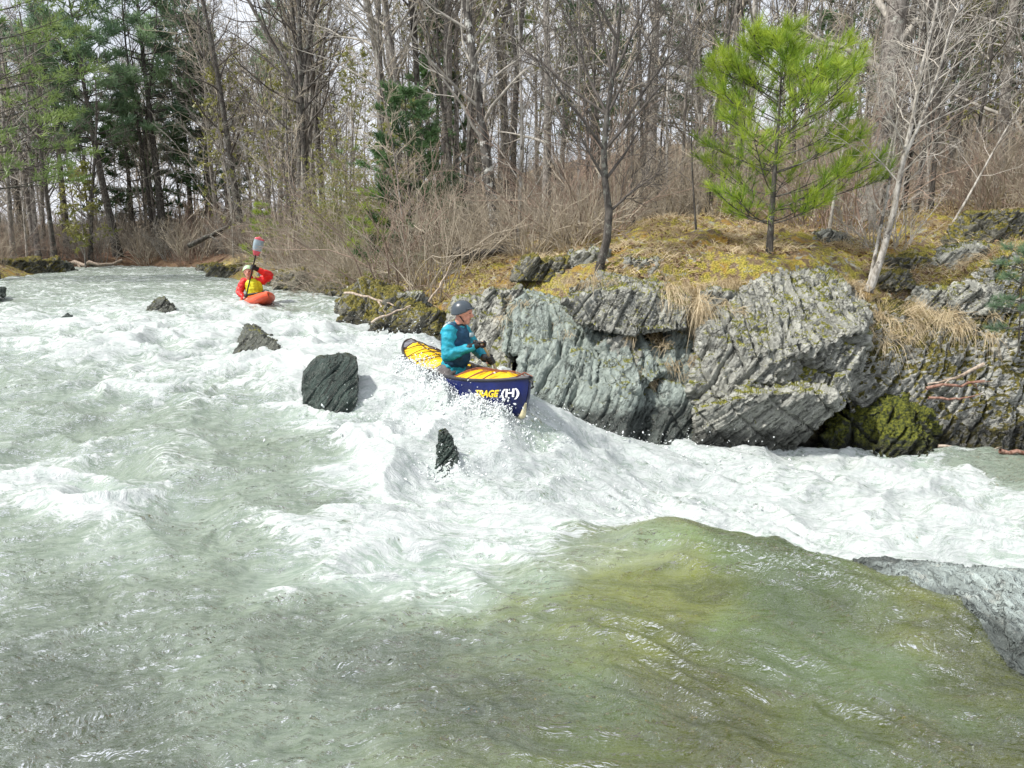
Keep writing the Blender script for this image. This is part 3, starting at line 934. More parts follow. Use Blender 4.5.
# foreground slab on the right, and its drowned continuation under the green water
sl = [atz(850, 556, -.03), atz(908, 572, .10), atz(960, 571, .15), atz(1024, 572, .17), atz(1150, 576, .17), atz(880, 600, -.04), atz(925, 610, .02), atz(985, 648, -.03), atz(1024, 676, -.08), atz(1150, 700, -.1)]
sl2 = [q + np.array([.1 * q[0], .15, -.5]) for q in sl]
sl3 = [atz(1000, 585, .16), atz(1060, 600, .12), atz(1150, 620, .12), atz(1010, 640, .04), atz(1150, 670, .02)]
rock('rock_slab', [sl + sl2, sl3 + [q - np.array([0, 0, .4]) for q in sl3]], M_slab, .018, .018, .12, 151, 'pale blue-grey rock slab sloping out of the green water at lower right', 'rock')
# ------------------------------------------------------------------ vegetation
def bark(name, a, b, sc_=14, spots=None, rough=.85):
    t = NT(name)
    o = t.obj()
    m = t.mapping(o, scale=(1, 1, .35))
    f = t.noise(m, sc_, 5, .7)
    c = t.mix(t.ramp(f, .38, .62), a, b)
    if spots:
        c = t.mix(t.ramp(t.noise(o, 6.5, 4, .7), .54, .62), c, spots)
    return t.done(t.bsdf(c, rough, t.bump(f, .8, .03), .2))


M_bark = bark('grey_bark', (.10, .09, .08), (.29, .265, .24), spots=(.36, .36, .32))
M_barkd = bark('dark_bark', (.042, .038, .034), (.125, .113, .10), spots=(.16, .165, .14))
M_barkp = bark('pale_bark', (.22, .20, .17), (.48, .46, .42), spots=(.10, .09, .08))
M_barkl = bark('lichen_bark', (.045, .04, .036), (.15, .14, .125), 9, spots=(.52, .52, .48))
M_twig = plain('grey_twig', (.31, .29, .255), .85, .2)
M_twigd = plain('dark_twig', (.10, .088, .078), .85, .2)
M_twigt = plain('tan_twig', (.40, .35, .275), .85, .22, .8)
M_twigp = plain('pale_twig', (.42, .39, .345), .85, .15)
M_twigr = plain('reddish_twig', (.29, .215, .17), .85, .2, .8)


def leafmat(name, a, b, trans=.35, scale=2.0):
    t = NT(name)
    o = t.obj()
    f = t.noise(o, scale, 3)
    c = t.mix(t.ramp(f, .35, .65), a, b)
    d = t.n('BsdfDiffuse'); t.set(d, 'Color', c)
    tr = t.n('BsdfTranslucent'); t.set(tr, 'Color', c)
    m = t.n('MixShader'); t.set(m, '0', trans); t.set(m, '1', d.outputs[0]); t.set(m, '2', tr.outputs[0])
    g = t.n('BsdfGlossy'); t.set(g, 'Roughness', .45); t.set(g, 'Color', (1, 1, 1, 1))
    m2 = t.n('MixShader'); t.set(m2, '0', .03); t.set(m2, '1', m.outputs[0]); t.set(m2, '2', g.outputs[0])
    return t.done(m2.outputs[0])


M_young = leafmat('young_pine_needles', (.165, .29, .025), (.42, .53, .06), .45, 3)
M_pine = leafmat('pine_needles', (.13, .22, .13), (.27, .39, .21), .45, .5)
M_pinel = leafmat('light_pine_needles', (.17, .26, .08), (.32, .42, .14), .45, .5)
M_hem = leafmat('hemlock_needles', (.05, .11, .045), (.13, .23, .09), .4, .8)
M_bud = leafmat('spring_buds', (.21, .23, .06), (.33, .32, .10), .4, .8)
M_straw = leafmat('dead_grass', (.40, .31, .18), (.70, .59, .40), .3, .7)
M_strawg = leafmat('moss_grass', (.24, .23, .05), (.48, .40, .11), .3, .9)
M_leafl = leafmat('dead_leaves', (.15, .09, .055), (.34, .23, .14), .2, 1.4)


def poly(rng, p0, d0, L, n, up=0.0, jit=.12):
    """a bending limb"""
    P = np.zeros((n, 3)); P[0] = p0
    d = np.array(d0, float); s = L / (n - 1)
    for i in range(1, n):
        d = d + rng.normal(0, jit, 3) + np.array([0, 0, up])
        d /= np.linalg.norm(d)
        P[i] = P[i - 1] + d * s
    return P


def along(P, t):
    f = t * (len(P) - 1); i = min(int(f), len(P) - 2); k = f - i
    return P[i] * (1 - k) + P[i + 1] * k, P[i + 1] - P[i]


def side_dir(rng, T, ang, az=None):
    T = T / (np.linalg.norm(T) + 1e-9)
    a = np.cross(T, [.3, .8, .5]); a /= np.linalg.norm(a); b = np.cross(T, a)
    az = rng.uniform(0, 2 * PI) if az is None else az
    s = a * math.cos(az) + b * math.sin(az)
    return T * math.cos(ang) + s * math.sin(ang)


def limb_set(rng, stem, Ls, r0, n1, start, ang, up, n2, n3, thin=.004, jit=.14, lenpow=.7):
    """three orders of branching off one stem -> V, F"""
    A, AR, B, BR, Cc, CR = [], [], [], [], [], []
    for k in range(n1):
        t = start + (1 - start) * (k + rng.uniform(0, 1)) / n1
        p, T = along(stem, min(t, .995))
        L = Ls * (.25 + (1 - t) ** lenpow) * rng.uniform(.6, 1.15)
        d = side_dir(rng, T, ang * rng.uniform(.75, 1.25), k * 2.4 + rng.uniform(-.5, .5))
        P = poly(rng, p, d, L, 7, up, jit)
        r = max(r0 * (1 - t * .8) * .42, thin * 1.7)
        A.append(P); AR.append(np.linspace(r, thin, 7))
        for j in range(n2):
            t2 = .2 + .8 * (j + rng.uniform(0, 1)) / n2
            p2, T2 = along(P, min(t2, .98))
            L2 = L * .5 * (1.15 - t2) * rng.uniform(.6, 1.2) + .12
            P2 = poly(rng, p2, side_dir(rng, T2, rng.uniform(.5, 1.0)), L2, 5, up * .8, jit)
            B.append(P2); BR.append(np.linspace(max(r * .45 * (1 - t2 * .5), thin), thin * .75, 5))
            for i in range(n3):
                t3 = .2 + .8 * (i + rng.uniform(0, 1)) / n3
                p3, T3 = along(P2, min(t3, .98))
                P3 = poly(rng, p3, side_dir(rng, T3, rng.uniform(.4, .9)), L2 * .5 * rng.uniform(.5, 1.2) + .05, 4, up * .5, jit)
                Cc.append(P3); CR.append(np.linspace(thin * .8, thin * .5, 4))
    it = [tubes_np(A, AR, 5)]
    if B: it.append(tubes_np(B, BR, 4))
    if Cc: it.append(tubes_np(Cc, CR, 3))
    return cat_vf(it), [P[-1] for P in B] + [P[-1] for P in Cc]


def trunk_poly(rng, H, lean, wob=.02, n=14):
    z = np.linspace(0, 1, n)
    ax = rng.uniform(0, 6.28, 2)
    x = lean[0] * z + wob * H * (np.sin(z * 4 + ax[0]) - math.sin(ax[0])) * z
    y = lean[1] * z + wob * H * (np.sin(z * 5 + ax[1]) - math.sin(ax[1])) * z
    return np.stack([x, y, z * H - .15 * (1 - z)], -1)


def bare_tree(name, seed, H, r, lean=(0, 0), n1=22, start=.3, ang=.9, up=.06, n2=7, n3=4, Ls=None, thin=.004, mb=None, mt=None, wob=.02, forks=0, jit=.14, buds=None, bsize=.1):
    rng = np.random.default_rng(seed)
    root = empty(name)
    P = trunk_poly(rng, H, lean, wob)
    z = np.linspace(0, 1, len(P))
    R = r * (1 - .86 * z) * (1 + .35 * np.exp(-z * 14))
    it = [tubes_np([P], [R], 9)]
    stems = [(P, 1.0, start)]
    for k in range(forks):
        p, T = along(P, rng.uniform(.18, .5))
        Q = poly(rng, p, side_dir(rng, T, rng.uniform(.2, .4)), H * rng.uniform(.5, .7), 12, .03, .05)
        it.append(tubes_np([Q], [np.linspace(r * .6, r * .12, 12)], 7)); stems.append((Q, .7, .25))
    V, F = cat_vf(it)
    mesh('trunk', V, F, mb or M_bark, root)
    L = Ls or H * .28
    parts = [limb_set(rng, S, L * s, r * s, int(n1 * s), st0, ang, up, n2, n3, thin, jit) for S, s, st0 in stems]
    V, F = cat_vf([q[0] for q in parts])
    mesh('branches', V, F, mt or M_twig, root)
    if buds is not None:
        TP = np.array([e for q in parts for e in q[1]])
        TP = TP[rng.random(len(TP)) < .8]
        V, F = tufts(rng, TP + rng.normal(0, bsize * .6, TP.shape), rng.normal(size=TP.shape), 5, bsize, bsize * .45, .9)
        mesh('spring_leaves', V, F, buds, root, smooth=False)
    return root


def tufts(rng, P, D, n, L, W, spread=.9, droop=0.0):
    """needle sprays: n needles in a fan round direction D at every point P -> V, F"""
    k = len(P)
    D = D / (np.linalg.norm(D, axis=1, keepdims=True) + 1e-9)
    d = D[:, None, :] + rng.normal(0, spread, (k, n, 3))
    d[..., 2] -= droop
    d /= np.linalg.norm(d, axis=2, keepdims=True)
    ln = L * rng.uniform(.65, 1.15, (k, n, 1))
    base = P[:, None, :] + d * ln * .06 - D[:, None, :] * rng.uniform(0, L * .55, (k, n, 1))
    s = np.cross(d, rng.normal(size=(k, n, 3))); s /= np.linalg.norm(s, axis=2, keepdims=True)
    a = base - s * W * .5; b = base + s * W * .5; c = base + d * ln + s * W * .22; e = base + d * ln - s * W * .22
    V = np.stack([a, b, c, e], 2).reshape(-1, 3)
    F = np.arange(len(V)).reshape(-1, 4)
    return V, F


def conifer(name, seed, H, r, start, width, whorl, per, nt, L, W, mneedle, mb=None, lean=(0, 0), tip_up=.1, sub=5, shape=1.0, spread=.7, gap=0.0, profile=None, brup=.1, cover=.45):
    rng = np.random.default_rng(seed)
    root = empty(name)
    P = trunk_poly(rng, H, lean, .008, 18)
    z = np.linspace(0, 1, 18)
    R = r * (1 - .93 * z) * (1 + .3 * np.exp(-z * 14))
    tr = [tubes_np([P], [R], 9)]
    A, AR, B, BR, TP, TD = [], [], [], [], [], []
    for k in range(whorl):
        t = start + (1 - start) * ((k + rng.uniform(-.2, .2)) / whorl)
        t = min(max(t, .02), .985)
        for j in range(per):
            if rng.random() < gap: continue
            p, T = along(P, min(.99, t + rng.uniform(-.012, .012)))
            rel = (t - start) / (1 - start)
            prof = (1 - rel) ** shape * .9 + .1 if profile is None else float(np.interp(rel, *profile))
            Lb = width * prof * rng.uniform(.7, 1.15)
            az = j * 2 * PI / per + k * 1.1 + rng.uniform(-.4, .4)
            d = np.array([math.cos(az), math.sin(az), brup + .5 * rel])
            Q = poly(rng, p, d / np.linalg.norm(d), Lb, 7, tip_up * .25, .06)
            A.append(Q); AR.append(np.linspace(max(r * .22 * (1 - rel * .6), .008), .005, 7))
            TP.append(Q[-1]); TD.append(Q[-1] - Q[-2])
            for i in range(sub):
                t2 = cover + (1 - cover) * (i + rng.uniform(0, 1)) / sub
                p2, T2 = along(Q, min(t2, .97))
                side = np.cross(T2, [0, 0, 1.0]); side /= np.linalg.norm(side) + 1e-9
                sgn = 1 if i % 2 else -1
                dd = T2 / np.linalg.norm(T2) * .75 + side * sgn * .7 + np.array([0, 0, rng.uniform(0, .35)])
                L2 = (Lb * .38 * (1.2 - t2) + .12 * min(1, width)) * rng.uniform(.7, 1.2)
                Q2 = poly(rng, p2, dd / np.linalg.norm(dd), L2, 5, tip_up * .3, .1)
                B.append(Q2); BR.append(np.linspace(.008, .004, 5))
                for q, dq in ((Q2[-1], Q2[-1] - Q2[-2]), (Q2[2], Q2[3] - Q2[1])):
                    TP.append(q); TD.append(dq)
    tip = P[-1]; TP.append(tip); TD.append(np.array([0, 0, 1.0]))
    V, F = cat_vf(tr); mesh('trunk', V, F, mb or M_barkd, root)
    V, F = cat_vf([tubes_np(A, AR, 5)] + ([tubes_np(B, BR, 3)] if B else [])); mesh('branches', V, F, mb or M_barkd, root)
    TD = np.array(TD); TD /= np.linalg.norm(TD, axis=1, keepdims=True) + 1e-9
    V, F = tufts(rng, np.array(TP), TD + np.array([0, 0, .35]), nt, L, W, spread)
    mesh('crown', V, F, mneedle, root, smooth=False)
    return root


def shrub(name, seed, n, H, spread, mt, thin=.003, sub=5, arch=.0, base=.25, buds=None, twig=3, lean=(0, 0)):
    rng = np.random.default_rng(seed)
    A, AR, B, BR, Cc, CR = [], [], [], [], [], []
    for k in range(n):
        az = rng.uniform(0, 2 * PI); rr = base * math.sqrt(rng.uniform(0, 1))
        p = np.array([rr * math.cos(az), rr * math.sin(az), -.08])
        o = rng.uniform(0, spread)
        d = np.array([math.cos(az) * o + lean[0], math.sin(az) * o + lean[1], 1.0])
        L = H * rng.uniform(.45, 1.1)
        P = poly(rng, p, d / np.linalg.norm(d), L, 8, -arch * rng.uniform(.3, 1.2), .21)
        A.append(P); AR.append(np.linspace(thin * rng.uniform(1.4, 4.2), thin * .8, 8))
        for j in range(sub):
            t2 = .25 + .75 * (j + rng.uniform(0, 1)) / sub
            p2, T2 = along(P, min(.98, t2))
            L2 = L * .35 * (1.2 - t2) * rng.uniform(.5, 1.3) + .06
            Q = poly(rng, p2, side_dir(rng, T2, rng.uniform(.3, .8)), L2, 5, .04 - arch * .4, .12)
            B.append(Q); BR.append(np.linspace(thin, thin * .6, 5))
            for i in range(twig):
                p3, T3 = along(Q, rng.uniform(.25, .95))
                Cc.append(poly(rng, p3, side_dir(rng, T3, rng.uniform(.3, .8)), L2 * rng.uniform(.25, .6), 4, .02, .12)); CR.append(np.linspace(thin * .65, thin * .45, 4))
    V, F = cat_vf([tubes_np(A, AR, 5), tubes_np(B, BR, 4), tubes_np(Cc, CR, 3)])
    o = mesh(name, V, F, mt)
    if buds is not None:
        TP = np.array([c[-1] for c in Cc] + [c[2] for c in Cc] + [b[-1] for b in B])
        V, F = tufts(rng, TP, rng.normal(size=TP.shape), 4, .045, .022, .9)
        mesh('spring_leaves', V, F, buds, o, smooth=False)
    return o


def gz(x, y):
    return float(ground_z(np.array([x]), np.array([y]))[0])


def put(o, px, Y, dz=0.0, rz=0.0, s=1.0):
    x = (px - 512) / FPX * Y / (CP - 0.0) * CP
    o.location = (x, Y, gz(x, Y) + dz); o.rotation_euler = (0, 0, rz); o.scale = (s, s, s)
    return o


def put_at(o, px, py, Y, rz=0.0, s=1.0, dz=0.0):
    p = at(px, py, Y)
    o.location = (p[0], p[1], gz(p[0], p[1]) + dz); o.rotation_euler = (0, 0, rz); o.scale = (s, s, s)
    return o


# --- named foreground trees
o = conifer('young_pine_tree', 21, 3.14, .055, .17, 1.54, 11, 6, 34, .17, .0055, M_young, M_barkd, sub=8, shape=.8, spread=.50, tip_up=.26, brup=.10, gap=.14,
            profile=([0, .2, .45, .7, .9, 1], [.85, 1.0, .95, .66, .36, .12]), cover=.3)
put_at(o, 769, 256, 11.9)
tag(o, 'bushy bright green young pine on the mossy bank above the great boulder', 'pine tree')

# leaning dark tree on the lip of the bank, left of the young pine
rng = np.random.default_rng(3)
root = empty('bare_tree')
P = np.array([at(597, 284, 11.7), at(601, 262, 11.7), at(607, 240, 11.7), at(609, 212, 11.8), at(605, 180, 11.8), at(604, 150, 11.9), at(607, 115, 12.0), at(612, 80, 12.1), at(618, 40, 12.2), at(622, -20, 12.3), at(626, -80, 12.4)])
b0 = P[0].copy(); P = P - b0
root.location = b0
V, F = cat_vf([tubes_np([P], [np.array([.078, .068, .064, .060, .050, .045, .040, .034, .028, .020, .01])], 9)])
mesh('trunk', V, F, M_barkd, root)
it = []
for (i0, tgt, Y) in [(3, (655, 168, 11.8), 0), (4, (570, 120, 11.5), 0), (5, (700, 50, 12.0), 0), (5, (530, 60, 11.5), 0), (6, (680, 0, 12), 0), (6, (540, 0, 12.4), 0), (7, (590, -50, 12), 0), (7, (690, -60, 12), 0), (4, (650, 120, 12.4), 0), (6, (500, 30, 12.8), 0), (5, (730, 20, 12.6), 0), (8, (560, -60, 12), 0)]:
    q = at(*tgt) - b0; d = q - P[i0]; L = np.linalg.norm(d)
    S = poly(rng, P[i0], d / L, L, 9, .01, .06)
    it.append(tubes_np([S], [np.linspace(.026, .006, 9)], 6))
    it.append(limb_set(rng, S, L * .5, .02, 9, .15, .75, .02, 6, 4, .0036)[0])
V, F = cat_vf(it); mesh('branches', V, F, M_twigd, root)
tag(root, 'leaning dark-trunked bare tree at the bank lip above the overhanging block', 'tree', 'bare trees of the right bank')

# pale forked sapling on the right
root = empty('bare_sapling')
P = np.array([at(868, 292, 11.0), at(880, 262, 11.0), at(893, 215, 11.0), at(902, 165, 11.0), at(913, 118, 11.1), at(921, 70, 11.2), at(934, 20, 11.3), at(943, -30, 11.4), at(950, -90, 11.5)])
b0 = P[0].copy(); P = P - b0; root.location = b0
Q = np.array([at(904, 158, 11.0), at(917, 130, 10.9), at(930, 98, 10.9), at(942, 60, 10.9), at(950, 30, 10.9), at(962, 0, 10.9), at(985, -50, 10.9)]) - b0
Q2 = np.array([at(868, 290, 11.05), at(876, 250, 11.2), at(886, 200, 11.3), at(893, 160, 11.3), at(897, 120, 11.3), at(893, 60, 11.3)]) - b0
V, F = cat_vf([tubes_np([P], [np.array([.075, .05, .043, .038, .030, .024, .018, .012, .006])], 8), tubes_np([Q], [np.linspace(.026, .007, 7)], 7), tubes_np([Q2], [np.linspace(.03, .006, 6)], 7)])
mesh('trunk', V, F, M_barkp, root)
it = [limb_set(rng, P, 1.5, .04, 20, .3, .95, .03, 7, 4, .0034)[0], limb_set(rng, Q, 1.1, .03, 14, .1, .9, .03, 6, 3, .0034)[0], limb_set(rng, Q2, .8, .03, 9, .3, .8, .03, 5, 3, .0034)[0]]
V, F = cat_vf(it); mesh('branches', V, F, M_twigp, root)
tag(root, 'pale smooth-barked forked sapling rooted above the hanging straw on the right', 'sapling', 'bare trees of the right bank')

NAMED = [
    # px, Y, H, r, lean, label, bark, twig, kwargs
    (865, 17.5, 17, .27, (.2, 0), 'thickest rough grey trunk, rising behind the young pine', M_bark, M_twig, dict(start=.18, n1=26)),
    (502, 16.5, 9, .13, (-1.5, 0), 'lichen-spotted trunk bending left over the mossy bank above the canoeist', M_barkl, M_twig, dict(start=.25, n1=24)),
    (545, 19, 11, .12, (.1, .2), 'straight speckled grey trunk right of the lichen-spotted bending one', M_bark, M_twig, dict(start=.2, n1=24)),
    (645, 26, 17, .17, (.5, .0), 'tall straight grey trunk left of the young pine', M_bark, M_twig, dict(start=.25)),
    (822, 14, 4.5, .03, (.35, 0), 'thin pale sapling just right of the young pine trunk', M_barkp, M_twigp, dict(start=.3, n1=12, thin=.003)),
    (694, 13.5, 3.2, .022, (-.35, 0), 'thin dark leaning stem left of the young pine', M_barkd, M_twigd, dict(start=.3, n1=10, thin=.003)),
    (905, 19, 10, .09, (.8, 0), 'slim grey tree behind the pale forked sapling', M_bark, M_twig, dict(start=.2, forks=1)),
    (985, 21, 14, .15, (-.6, 0), 'stout tree with drooping grey limbs near the right edge', M_bark, M_twig, dict(start=.15, n1=28, up=-.02)),
    (1030, 17, 10, .12, (-1.0, 0), 'branching tree whose limbs reach in from the right edge', M_bark, M_twigp, dict(start=.12, n1=26, up=.0)),
    (940, 14.5, 3.6, .025, (1.9, 0), 'slender pale stem slanting right behind the hanging straw', M_barkp, M_twigp, dict(start=.2, n1=12, thin=.003)),
    (388, 26, 16, .16, (-.5, 0), 'left of the cluster of thick leaning trunks above the canoe', M_bark, M_twig, dict(start=.35)),
    (408, 27, 18, .17, (-2.3, 0), 'thick trunk leaning left, in the cluster above the canoe stern', M_bark, M_twig, dict(start=.35)),
    (446, 29, 19, .18, (.6, 0), 'straight thick trunk in the cluster above the canoeist', M_bark, M_twig, dict(start=.35)),
    (470, 28, 18, .16, (.2, 0), 'right-hand straight trunk of the cluster above the canoeist', M_bark, M_twig, dict(start=.35)),
    (430, 25, 15, .15, (-2.8, 0), 'slanting trunk crossing the cluster above the canoe', M_bark, M_twig, dict(start=.3)),
    (316, 31, 16, .15, (-.7, 0), 'dark double trunk standing against the white sky', M_barkd, M_twigd, dict(start=.25, forks=2)),
    (305, 34, 17, .16, (.4, 0), 'dark straight trunk left of the dark double trunk', M_barkd, M_twigd, dict(start=.3)),
    (330, 36, 18, .15, (-1.2, 0), 'dark trunk right of the dark double trunk, leaning left', M_barkd, M_twigd, dict(start=.3)),
    (250, 44, 19, .22, (-2.6, 0), 'tall dark tree leaning left over the bend of the river', M_barkd, M_twigd, dict(start=.25)),
    (283, 40, 16, .14, (.8, 0), 'many-limbed grey tree over the kayaker', M_bark, M_twig, dict(start=.2, forks=2)),
    (272, 47, 19, .16, (.6, 0), 'tall slim grey tree behind the many-limbed grey tree', M_bark, M_twig, dict(start=.25, forks=1)),
    (226, 54, 18, .19, (-1.0, 0), 'dark trunk right of the far tall pine', M_barkd, M_twigd, dict(start=.3)),
    (62, 38, 12, .13, (-.6, 0), 'thin dark crooked tree on the left bank', M_barkd, M_twigd, dict(start=.25)),
    (20, 36, 13, .12, (.3, 0), 'grey bare tree at the left edge of the left bank', M_bark, M_twig, dict(start=.2)),
    (96, 47, 12, .14, (.9, 0), 'slanting bare tree behind the left bank', M_barkd, M_twigd, dict(start=.2)),
    (45, 46, 14, .16, (0, 0), 'upright bare tree behind the thin dark crooked tree', M_bark, M_twigd, dict(start=.25)),
    (592, 16, 7, .05, (.5, 0), 'slim grey sapling behind the leaning dark tree', M_bark, M_twigt, dict(start=.2)),
    (740, 20, 13, .10, (-.3, 0), 'slim pale trunk showing behind the crown of the young pine', M_barkp, M_twig, dict(start=.25)),
]
for i, (px, Y, Hh, r, lean, lab, mb, mt, kw) in enumerate(NAMED):
    k = dict(n1=24, n2=7, n3=3, thin=max(.0034, .00021 * Y)); k.update(kw)
    o = bare_tree('bare_sapling' if Hh < 8 else 'bare_tree', 100 + i, Hh, r, lean, mb=mb, mt=mt, **k)
    put(o, px, Y); tag(o, lab, 'sapling' if Hh < 8 else 'tree', 'bare trees of the right bank' if px > 200 else 'bare trees round the river bend')

for i, (px, Y, Hh, lab) in enumerate([(352, 27, 6.5, 'young tree in yellow-green bud above the arching bush'), (462, 31, 11, 'tree in fresh yellow-green bud behind the bending speckled trunk'), (420, 34, 13, 'tall budding tree among the trunk cluster'),
                                      (238, 46, 11, 'budding tree over the river bend, right of the tall pines'), (290, 38, 9, 'budding tree behind the kayaker'), (90, 44, 6, 'low budding tree on the left bank under the pines'),
                                      (325, 44, 14, 'tall thin budding tree against the sky'), (560, 30, 9, 'budding tree behind the leaning dark tree'), (960, 24, 6, 'budding bushy tree behind the yellow moss dome'), (395, 21, 4.2, 'small budding tree behind the canoe, beside the hemlock')]):
    o = bare_tree('budding_tree', 180 + i, Hh, .02 + .006 * Hh, (.3, 0), n1=18, start=.2, n2=6, n3=3, thin=.00022 * Y, mb=M_bark, mt=M_twig, buds=M_bud, bsize=.0042 * Y)
    put(o, px, Y); tag(o, lab, 'tree', 'budding trees of the wood')

# --- tall pines at the bend and the evergreens behind
wp = ([0, .25, .5, .75, .9, 1], [.6, .9, 1, .85, .55, .15])
PINES = [
    ('pine_tree', 124, 50, 17.5, .27, .40, 3.5, M_pine, (-2.2, 0), 'tall dark green pine with thick leaning trunk at the river bend', dict(profile=wp)),
    ('pine_tree', 170, 53, 21, .27, .38, 3.7, M_pine, (-.3, 0), 'tallest pine, straight dark trunk right of the leaning pine', dict(profile=wp)),
    ('pine_tree', 0, 27, 12.5, .14, .26, 3.7, M_pinel, (.2, 0), 'light green pine reaching layered boughs in from the left edge', dict(profile=([0, .3, .6, .85, 1], [.9, 1, .95, .7, .2]), per=6, nt=13, gap=.1)),
    ('pine_tree', 198, 57, 19, .2, .30, 2.6, M_pine, (.2, 0), 'slim pine right of the tallest pine', dict(profile=wp, gap=.2)),
    ('pine_tree', 75, 52, 15, .25, .45, 2.5, M_pine, (0, 0), 'far pine behind the left bank', dict(profile=wp, gap=.1)),
    ('pine_tree', 30, 55, 15, .2, .35, 3.2, M_pine, (0, 0), 'far pine at the left edge behind the light green pine', dict(profile=wp, gap=.1)),
    ('hemlock_tree', 412, 19.5, 4.3, .06, .02, 1.5, M_hem, (0, 0), 'dark green hemlock in front of the trunk cluster above the canoe', dict(shape=.45, gap=.2, nt=14)),
    ('hemlock_tree', 440, 30, 9, .12, .05, 2.0, M_hem, (0, 0), 'dim hemlock behind the trunk cluster above the canoeist', dict(shape=.8, gap=.25)),
    ('hemlock_tree', 1005, 27, 14, .2, .2, 3.0, M_hem, (0, 0), 'dark evergreen filling the upper right corner', dict(shape=.6, gap=.15)),
    ('hemlock_tree', 690, 40, 17, .2, .2, 2.8, M_hem, (0, 0), 'dark evergreen seen through trunks left of the young pine', dict(shape=.7, gap=.25)),
    ('hemlock_tree', 945, 33, 16, .2, .2, 3.0, M_hem, (0, 0), 'tall dark evergreen behind the pale forked sapling', dict(shape=.7, gap=.2)),
    ('hemlock_tree', 590, 44, 18, .2, .25, 2.6, M_hem, (0, 0), 'tall thin evergreen behind the leaning dark tree', dict(shape=.7, gap=.35)),
    ('pine_tree', 505, 38, 18, .24, .45, 2.6, M_pinel, (0, 0), 'pale green pine crown showing above the canoeist', dict(profile=wp, gap=.35)),
    ('pine_tree', 300, 52, 19, .22, .4, 2.4, M_pine, (0, 0), 'thin pine seen against the sky behind the dark double trunk', dict(profile=wp, gap=.45)),
    ('hemlock_tree', 830, 46, 20, .22, .2, 3.0, M_hem, (0, 0), 'far dark evergreen above the young pine', dict(shape=.7, gap=.3)),
    ('hemlock_tree', 215, 55, 15, .22, .1, 3.0, M_hem, (0, 0), 'dim evergreen behind the trunks right of the tall pines', dict(shape=.7, gap=.3)),
    ('hemlock_tree', 140, 58, 12, .22, .1, 3.2, M_hem, (0, 0), 'dim evergreen low behind the two tall pines', dict(shape=.7, gap=.3)),
]
for i, (nm, px, Y, Hh, r, st, wd, mn, lean, lab, kw) in enumerate(PINES):
    k = dict(whorl=int(9 + Hh * .5), per=5, nt=10, gap=.18, L=.0092 * Y if nm == 'pine_tree' else .007 * Y, W=.0011 * Y, sub=7, spread=.75); k.update(kw)
    if nm == 'hemlock_tree': k['whorl'] = int(12 + Hh)
    o = conifer(nm, 300 + i, Hh, r, st, wd, k.pop('whorl'), k.pop('per'), k.pop('nt'), k.pop('L'), k.pop('W'), mn, lean=lean, **k)
    put(o, px, Y); tag(o, lab, 'pine tree' if nm == 'pine_tree' else 'evergreen', 'evergreens of the wood')
o = conifer('pine_sapling', 401, 1.25, .012, .25, .42, 6, 4, 22, .09, .0040, M_pine, sub=4, shape=.4, spread=.6, tip_up=-.1, lean=(-.25, -.2))
o.location = at(1022, 322, 9.9) + np.array([0, 0, -.25]); tag(o, 'small blue-green pine sapling clinging to the cliff at the right edge', 'pine sapling', 'evergreens of the wood')
for px, Y, Hh, lab, mm in [(372, 19, 2.6, 'fresh green sapling pine left of the dark hemlock', M_young), (268, 27, 2.2, 'small light green pine behind the kayaker', M_young), (352, 24, 3.6, 'pale green feathery pine above the arching bush', M_pinel), (455, 21, 2.2, 'dull green young pine right of the dark hemlock', M_hem)]:
    o = conifer('young_pine_tree', int(px), Hh, .03, .05, Hh * .36, 8, 5, 14, .11, .008, mm, sub=5, shape=.8, gap=.15)
    put(o, px, Y); tag(o, lab, 'pine tree', 'evergreens of the wood')

# --- the bare wood: a dozen kinds, copied with their parts
KINDS = []
for i in range(9):
    rg = np.random.default_rng(500 + i)
    Hh = rg.uniform(11, 18)
    KINDS.append(bare_tree('bare_tree', 520 + i, Hh, rg.uniform(.07, .17), (rg.normal(0, .7), rg.normal(0, .7)), n1=20, start=rg.uniform(.15, .4), n2=6, n3=4, thin=.008, mb=[M_bark, M_barkd, M_bark][i % 3], mt=[M_twig, M_twigd, M_twigt][i % 3], forks=i % 3))
SAPS = [bare_tree('bare_sapling', 560 + i, 4 + i * .7, .03 + .004 * i, (.5 - .2 * i, .2), n1=16, start=.15, n2=6, n3=3, thin=.0045, mb=[M_bark, M_barkp, M_barkd][i % 3], mt=[M_twigt, M_twig, M_twigd][i % 3], wob=.03) for i in range(6)]
rg = np.random.default_rng(42)


def scatter(protos, n, ylo, yhi, label_of, cat, group, dmin=1.0, umin=-.78, umax=.8, smin=.8, smax=1.2, power=1.0, gaps=()):
    k = 0; tries = 0; used = [False] * len(protos)
    while k < n and tries < n * 60:
        tries += 1
        Yy = math.exp(rg.uniform(math.log(ylo), math.log(yhi))) if power == 1.0 else ylo + (yhi - ylo) * rg.random() ** power
        u = rg.uniform(umin, umax); x = u * Yy
        if any(a < u < b for a, b in gaps): continue
        if float(shore_dist(np.array([x]), np.array([Yy]))[0]) < dmin: continue
        i = rg.integers(len(protos))
        o = protos[i] if not used[i] else copy_tree(protos[i])
        used[i] = True
        o.location = (x, Yy, gz(x, Yy) - .05); o.rotation_euler = (0, 0, rg.uniform(0, 6.28))
        s = rg.uniform(smin, smax); o.scale = (s, s, s)
        tag(o, label_of(x, Yy), cat, group); k += 1
    for i, p in enumerate(protos):
        if not used[i]:
            for ch in list(p.children): bpy.data.objects.remove(ch)
            bpy.data.objects.remove(p)


